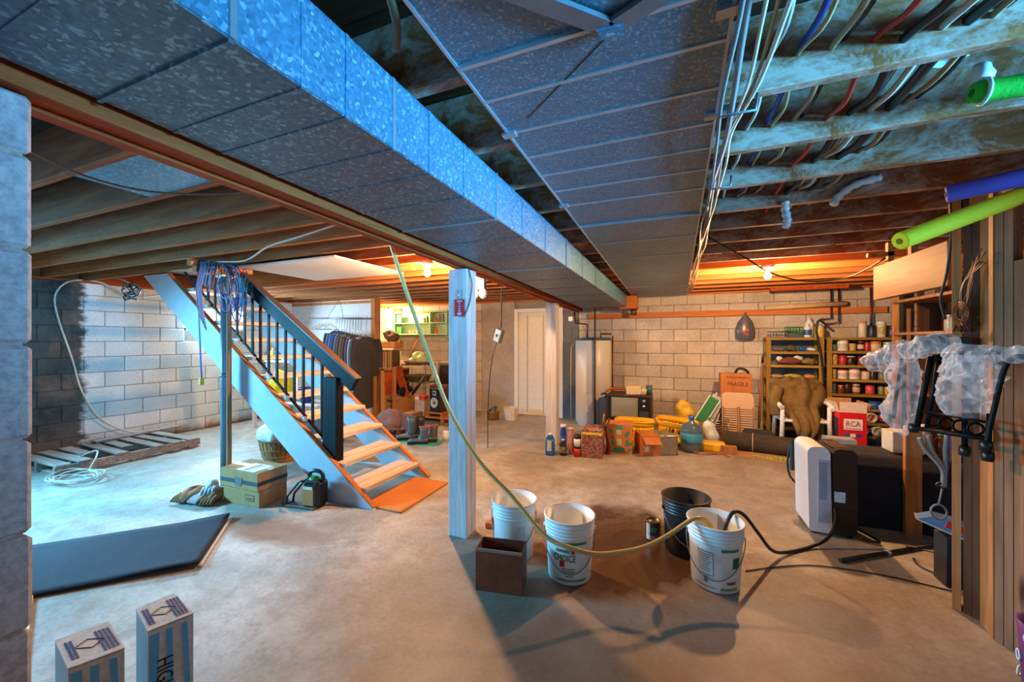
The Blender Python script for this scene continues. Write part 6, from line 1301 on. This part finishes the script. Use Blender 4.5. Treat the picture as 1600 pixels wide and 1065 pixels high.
for k, (lb, p, pts) in enumerate((('white plastic scrap hanging from the joists near the middle', (.59, 2.62, 2.20), [(0, 0, .02), (0, 0, -.03), (.01, 0, -.09), (.0, 0, -.13)]), ('twisted white plastic sheet caught between the right joists', (.80, 2.60, 2.21), [(.0, 0, -.05), (.03, 0, .0), (.1, 0, .05), (.2, 0, .07)]))):
    sp2 = smooth_path(pts); MB().tube(sp2, [.012 + .012 * abs(math.sin(q * 1.1)) for q in range(len(sp2))], 7).obj('plastic_scrap', FILMW, loc=p, label=lb, cat='plastic')
MB().grid(lambda u, v: (-.16 + .36 * u, .0 + .03 * math.sin(u * 9) , -.03 + .10 * v + .02 * math.sin(u * 6)), 12, 4, .004).obj('insulation_sheet', flat('sheet_pale_blue', c(186, 206, 214), .6), loc=(.63, 1.60, 2.33), label='pale sheet of insulation tucked between the right joists', cat='sheet')

# black rack wrapped in clear film, leaning on the studs
FILM = m_film('clear_film')
rw = T('metal_rack', 'black metal rack leaning in front of the studs, wrapped in clear film', 'rack', (1.28, 2.62, .90))
def P_(x, y, z): return (x - 1.28, y - 2.62, z - .90)
for (a, b, r_) in ((P_(1.262, 2.74, 1.36), P_(1.205, 2.74, .97), .014), (P_(1.285, 2.72, 1.36), P_(1.235, 2.72, .97), .010), (P_(1.20, 2.88, 1.33), P_(1.165, 2.88, .99), .009), (P_(1.205, 2.74, .965), P_(1.33, 2.46, .985), .012), (P_(1.22, 2.74, 1.06), P_(1.33, 2.46, 1.06), .007), (P_(1.30, 2.56, 1.06), P_(1.30, 2.56, .91), .011), (P_(1.332, 2.46, 1.10), P_(1.325, 2.46, .90), .011), (P_(1.262, 2.74, 1.36), P_(1.36, 2.46, 1.38), .010)):
    MB().tube([a, b], r_, 8).obj('rack_bar', BLACKM, rw)
MB().tube(smooth_path([P_(1.39, 2.36, 1.36), P_(1.37, 2.39, 1.36), P_(1.35, 2.41, 1.30), P_(1.32, 2.42, 1.1), P_(1.30, 2.42, .97)]), .010, 8).obj('rack_bar', BLACKM, rw)
for p in (P_(1.20, 2.76, .96), P_(1.30, 2.56, .90), P_(1.325, 2.46, .905), P_(1.298, 2.42, .96)): MB().lathe([(.02, -.02), (.022, .0), (.02, .025)], 12, p).obj('rubber_foot', BLACKP, rw)
for k in range(4): MB().tube([(P_(1.24 + .022 * k, 2.68 - .06 * k, 1.0)[0] + .028 * math.cos(q * PI / 6), P_(1.24, 2.68 - .06 * k, 1.0)[1], P_(0, 0, 1.02)[2] + .028 * math.sin(q * PI / 6)) for q in range(12)], .006, 5, close=True).obj('ring', BLACKM, rw)
for (x_, y_, z_, rx, rz_, nm) in ((1.265, 2.66, 1.335, .05, .07, 'x'),): pass
def filmblob(size, seed, nu=44, nv=36, amp=.03):
    """crumpled loose sleeve of film with sharp creases"""
    def fn(u, v):
        a = 2 * PI * u; t_ = v * 2 - 1; tp = 1 - .35 * t_ ** 4
        p = Vector((size[0] * tp * math.cos(a), size[1] * tp * math.sin(a), size[2] * t_)); q_ = p * 11 + Vector((seed, seed * 2, seed))
        rid = 1 - 2 * abs(noise.noise(q_ * 2.1)); big = noise.noise(q_ * .7); s_ = 1 + .5 * big + .22 * (rid - .6)
        return (p.x * s_ + amp * .5 * noise.noise(q_ * 2.5), p.y * s_ + amp * .5 * noise.noise(q_ * 2.5 + Vector((9, 0, 0))), p.z + amp * noise.noise(q_ + Vector((0, 9, 0))))
    return MB().grid(fn, nu, nv)
fw_ = T('plastic_wrap', 'crumpled clear plastic film draped over the black metal rack', 'plastic film', (1.28, 2.62, 1.2))
def film(c0, size, seed, rot=None):
    filmblob(size, seed).obj('film_fold', FILM, fw_, (c0[0] - 1.28, c0[1] - 2.62, c0[2] - 1.2), rot or (0, 0, 0))
film((1.30, 2.53, 1.22), (.10, .07, .15), 1.0, (0, 0, R(-68))); film((1.30, 2.55, 1.33), (.09, .06, .09), 3.0, (0, 0, R(-68))); film((1.19, 2.85, 1.12), (.07, .045, .21), 4.0, (R(4), R(8), R(-50))); film((1.155, 2.91, 1.335), (.06, .06, .14), 7.0, (R(72), 0, R(18))); film((1.235, 2.73, 1.40), (.055, .06, .12), 9.0, (R(66), 0, R(20))); film((1.35, 2.43, 1.365), (.035, .04, .12), 12.0, (R(84), 0, R(20)))
# wires bunched on the studs and cables under the rack
cable('electric_cable', 'black cable hanging from the joists beside the header board', [(1.40, 2.86, 2.19), (1.395, 2.85, 2.0), (1.385, 2.87, 1.8), (1.375, 2.90, 1.66), (1.385, 2.88, 1.55)], .007, cab_b)
bw = T('wire_bunch', 'bunch of brown copper wires hung on the studs above the film', 'wires', (1.385, 2.62, 1.62))
for k in range(14):
    ph = random.uniform(0, 6); a = random.uniform(.02, .06)
    MB().tube(smooth_path([(.0 + random.uniform(-.01, .01), .13 + a * math.sin(ph), -.14), (-.015, .09 + a * math.cos(ph), -.03), (-.015, .05 + a * math.sin(ph + 1), .10), (-.01, -.0 + a * math.cos(ph + 2), .22 + random.uniform(-.04, .05))]), .0025, 4).obj('wire', COPPER if k % 3 else cab_b, bw)
for k in range(5): MB().tube([(-.02, .10 + (.03 + .008 * k) * math.cos(q * PI / 7), -.05 + (.03 + .008 * k) * math.sin(q * PI / 7)) for q in range(14)], .0025, 4, close=True).obj('wire', COPPER, bw)
MB().box(-.035, .08, -.22, .01, .16, -.17, ch=.006).obj('connector', flat('connector_teal', c(24, 50, 64), .4), bw)
uc = T('cable_bundle', 'grey corrugated cables gathered below the black rack', 'cable', (1.42, 2.98, .62))
for k, (dx, dz) in enumerate(((-.10, .25), (-.06, .27), (.02, .28), (.07, .25))): MB().tube(smooth_path([(dx, .0, dz), (dx * .7, 0, .18), (.0 + .008 * k, 0, .08), (.0 + .006 * k, 0, -.02)]), .011, 7).obj('cable', cab_g if k != 3 else cab_b, uc)
MB().tube([(.01 + .035 * math.cos(q * PI / 6), 0, -.01 + .012 * math.sin(q * PI / 6)) for q in range(12)], .008, 6, close=True).obj('wrap_coil', cab_b, uc); MB().tube([(.0, 0, -.03), (-.015, 0, -.12)], .005, 5).obj('cable', cab_g, uc)
MB().tube([(-.015 + .035 * math.cos(q * PI / 8), .0, -.165 + .042 * math.sin(q * PI / 8)) for q in range(16)], .006, 6, close=True).obj('cord_ring', cab_g, uc)
sk2 = T('toy_sled', 'blue and white scoop with a red grip lying by the studs', 'scoop', (1.50, 3.10, .33), 0, None, (0, R(14), R(-20)))
MB().prism([(-.13, 0), (.15, -.02), (.15, .05), (.0, .06), (-.08, .045)], 'y', -.05, .05).obj('shell', flat('scoop_blue', c(84, 116, 150), .35), sk2); MB().prism([(-.14, .0), (-.13, -.006), (.16, -.026), (.16, -.018)], 'y', -.055, .055).obj('edge', crm, sk2); MB().box(-.02, -.054, .012, .07, -.048, .05, ch=.004).obj('red_grip', RED, sk2); MB().box(-.1, -.04, -.24, .12, .04, -.02).obj('stand_block', PLANKD, sk2) if False else None
MB().box(-.08, -.05, 0, .14, .07, .29, ch=.004).obj('dark_box', flat('box_dark', c(40, 36, 34), .6), loc=(1.55, 3.10, 0), label='dark box under the blue scoop behind the stud', cat='box')
# cartons at the right edge
ed = T('white_carton', 'white carton with a teal mark at the right edge', 'carton', (1.39, 2.19, .33), R(-25)); MB().prism([(-.05, .02), (.12, -.05), (.12, .32), (-.085, .32)], 'y', -.07, .07).obj('box_body', WHITEPAINT, ed); MB().box(-.0, -.0725, .12, .06, -.0705, .22).obj('printed_mark', flat('mark_teal', c(30, 120, 150), .5), ed)
pb_ = T('purple_bin', 'purple patterned bin standing in the right-hand corner', 'bin', (1.36, 2.16, 0)); MB().lathe([(.085, 0), (.10, .30), (.105, .33), (.095, .33), (.08, .01)], 18).obj('shell', flat('bin_purple', c(112, 52, 104), .5, 0, .2), pb_)
for k in range(7): a = R(130 + 32 * k); MB().tube([(.098 * math.cos(a) + .018 * math.cos(q) * -math.sin(a), .098 * math.sin(a) + .018 * math.cos(q) * math.cos(a), .10 + .09 * (k % 3) + .02 * math.sin(q)) for q in [2 * PI * j / 10 for j in range(10)]], .003, 4, close=True).obj('printed_swirl', WHITEP, pb_)

# =================================================================== CABLES THROUGH THE RIGHT JOISTS
runs = [(.27, 2.29, .007, cab_w, 'white cable through the joists nearest the metal pan'), (.348, 2.30, .008, cab_bl, 'blue cable through the joists, second from the metal pan'), (.356, 2.285, .006, cab_t, 'tan cable beside the blue cable through the joists'), (.436, 2.29, .009, cab_t, 'tan cable through the joists left of the red one'), (.45, 2.30, .008, cab_b, 'black cable paired with the tan one left of the red'), (.529, 2.27, .008, cab_r, 'red cable threaded through the joists'), (.60, 2.27, .013, cab_b, 'thick black cable right of the red one through the joists'), (.622, 2.285, .009, cab_t, 'tan cable hugging the thick black cable right of the red'), (.66, 2.275, .010, cab_w, 'cream cable through the joists between two black ones'), (.71, 2.275, .016, cab_b, 'thickest black cable through the joists, left of the last pair'), (.768, 2.275, .009, cab_t, 'tan cable of the last pair through the joists'), (.79, 2.285, .011, cab_b, 'black cable of the last pair through the joists')]
for (x_, z_, r_, mt, lb) in runs:
    pts = []; y = -.2; k = 0
    while y < 2.85:
        jy = 1.42 + .406 * round((y - 1.42) / .406); pts.append((x_ + random.uniform(-.012, .012), y, z_ - (.03 if k % 2 else 0) + random.uniform(-.008, .008))); y += .203; k += 1
    cable('electric_cable', lb, pts, r_, mt, group='cables through the right joists')
# bundle along the edge of the metal pan
for k, (dx, dz, r_, mt, lb) in enumerate(((.0, .0, .009, cab_g, 'thick grey cable twisted along the right edge of the metal pan'), (.018, .008, .005, cab_w, 'thin white cable along the right edge of the metal pan'), (.03, .0, .005, cab_t, 'tan cable outermost along the right edge of the metal pan'), (-.018, -.012, .006, cab_g, 'thin grey cable innermost along the right edge of the metal pan'), (.045, .012, .006, cab_w, 'pale cable swinging away from the metal pan edge'))):
    pts = [(pR(yy) + .035 + dx * (1.6 if yy < 1.6 else .7) + .008 * math.sin(yy * 5 + k), yy, 2.17 + dz + .012 * math.sin(yy * 3 + k * 2)) for yy in (-.1, .3, .7, 1.0, 1.3, 1.6, 1.9, 2.3, 2.8, 3.4, 4.0, 4.8, 5.6, 6.6)]
    cable('electric_cable', lb, pts, r_, mt, group='cables along the metal pan')
for k, yy in enumerate((.78, 1.40, 2.05)):
    cpx = T('cable_staple', ('first', 'second', 'third')[k] + ' steel clip from the camera holding the cables at the metal pan', 'clip', (pR(yy) + .06, yy, 2.165), 0, 'cable clips at the metal pan'); MB().tube([(-.05, 0, .03), (-.045, 0, -.02), (.045, 0, -.02), (.05, 0, .03)], .005, 6).obj('clip_band', STEEL, cpx)
cable('electric_cable', 'bent brown hose hanging in the gap between duct and pan', [(-.63, .72, 2.42), (-.66, .78, 2.33), (-.67, .83, 2.26), (-.70, .86, 2.22)], .012, cab_t)
cable('electric_cable', 'dark cable drooping past the right bulb to the header board', [(.25, 3.2, 2.19), (.55, 3.7, 2.12), (.85, 4.22, 2.05), (1.15, 4.35, 1.98), (1.4, 4.2, 1.98), (1.45, 3.7, 2.04)], .007, cab_b)
cable('electric_cable', 'pale tied cables under the joist left of the right bulb', [(.4, 3.84, 2.19), (.7, 3.85, 2.18), (.95, 3.85, 2.185), (1.2, 3.86, 2.19)], .010, cab_t)

# =================================================================== LAMPS
l1 = T('bulb_fixture', 'lit bare bulb under the joists left of the near post', 'lamp', (-2.21, 3.195, 2.199)); bulb_parts(l1)
l2 = T('bulb_fixture', 'lit bare bulb under the joists above the far storage shelves', 'lamp', (.90, 4.668, 2.199)); bulb_parts(l2, 0, m_emit('lit_bulb_dim', BULB_COLOR, BULB_STRENGTH * .8)); MB().box(-.05, -.05, -.006, .05, .05, 0).obj('junction_box', STEEL, l2)
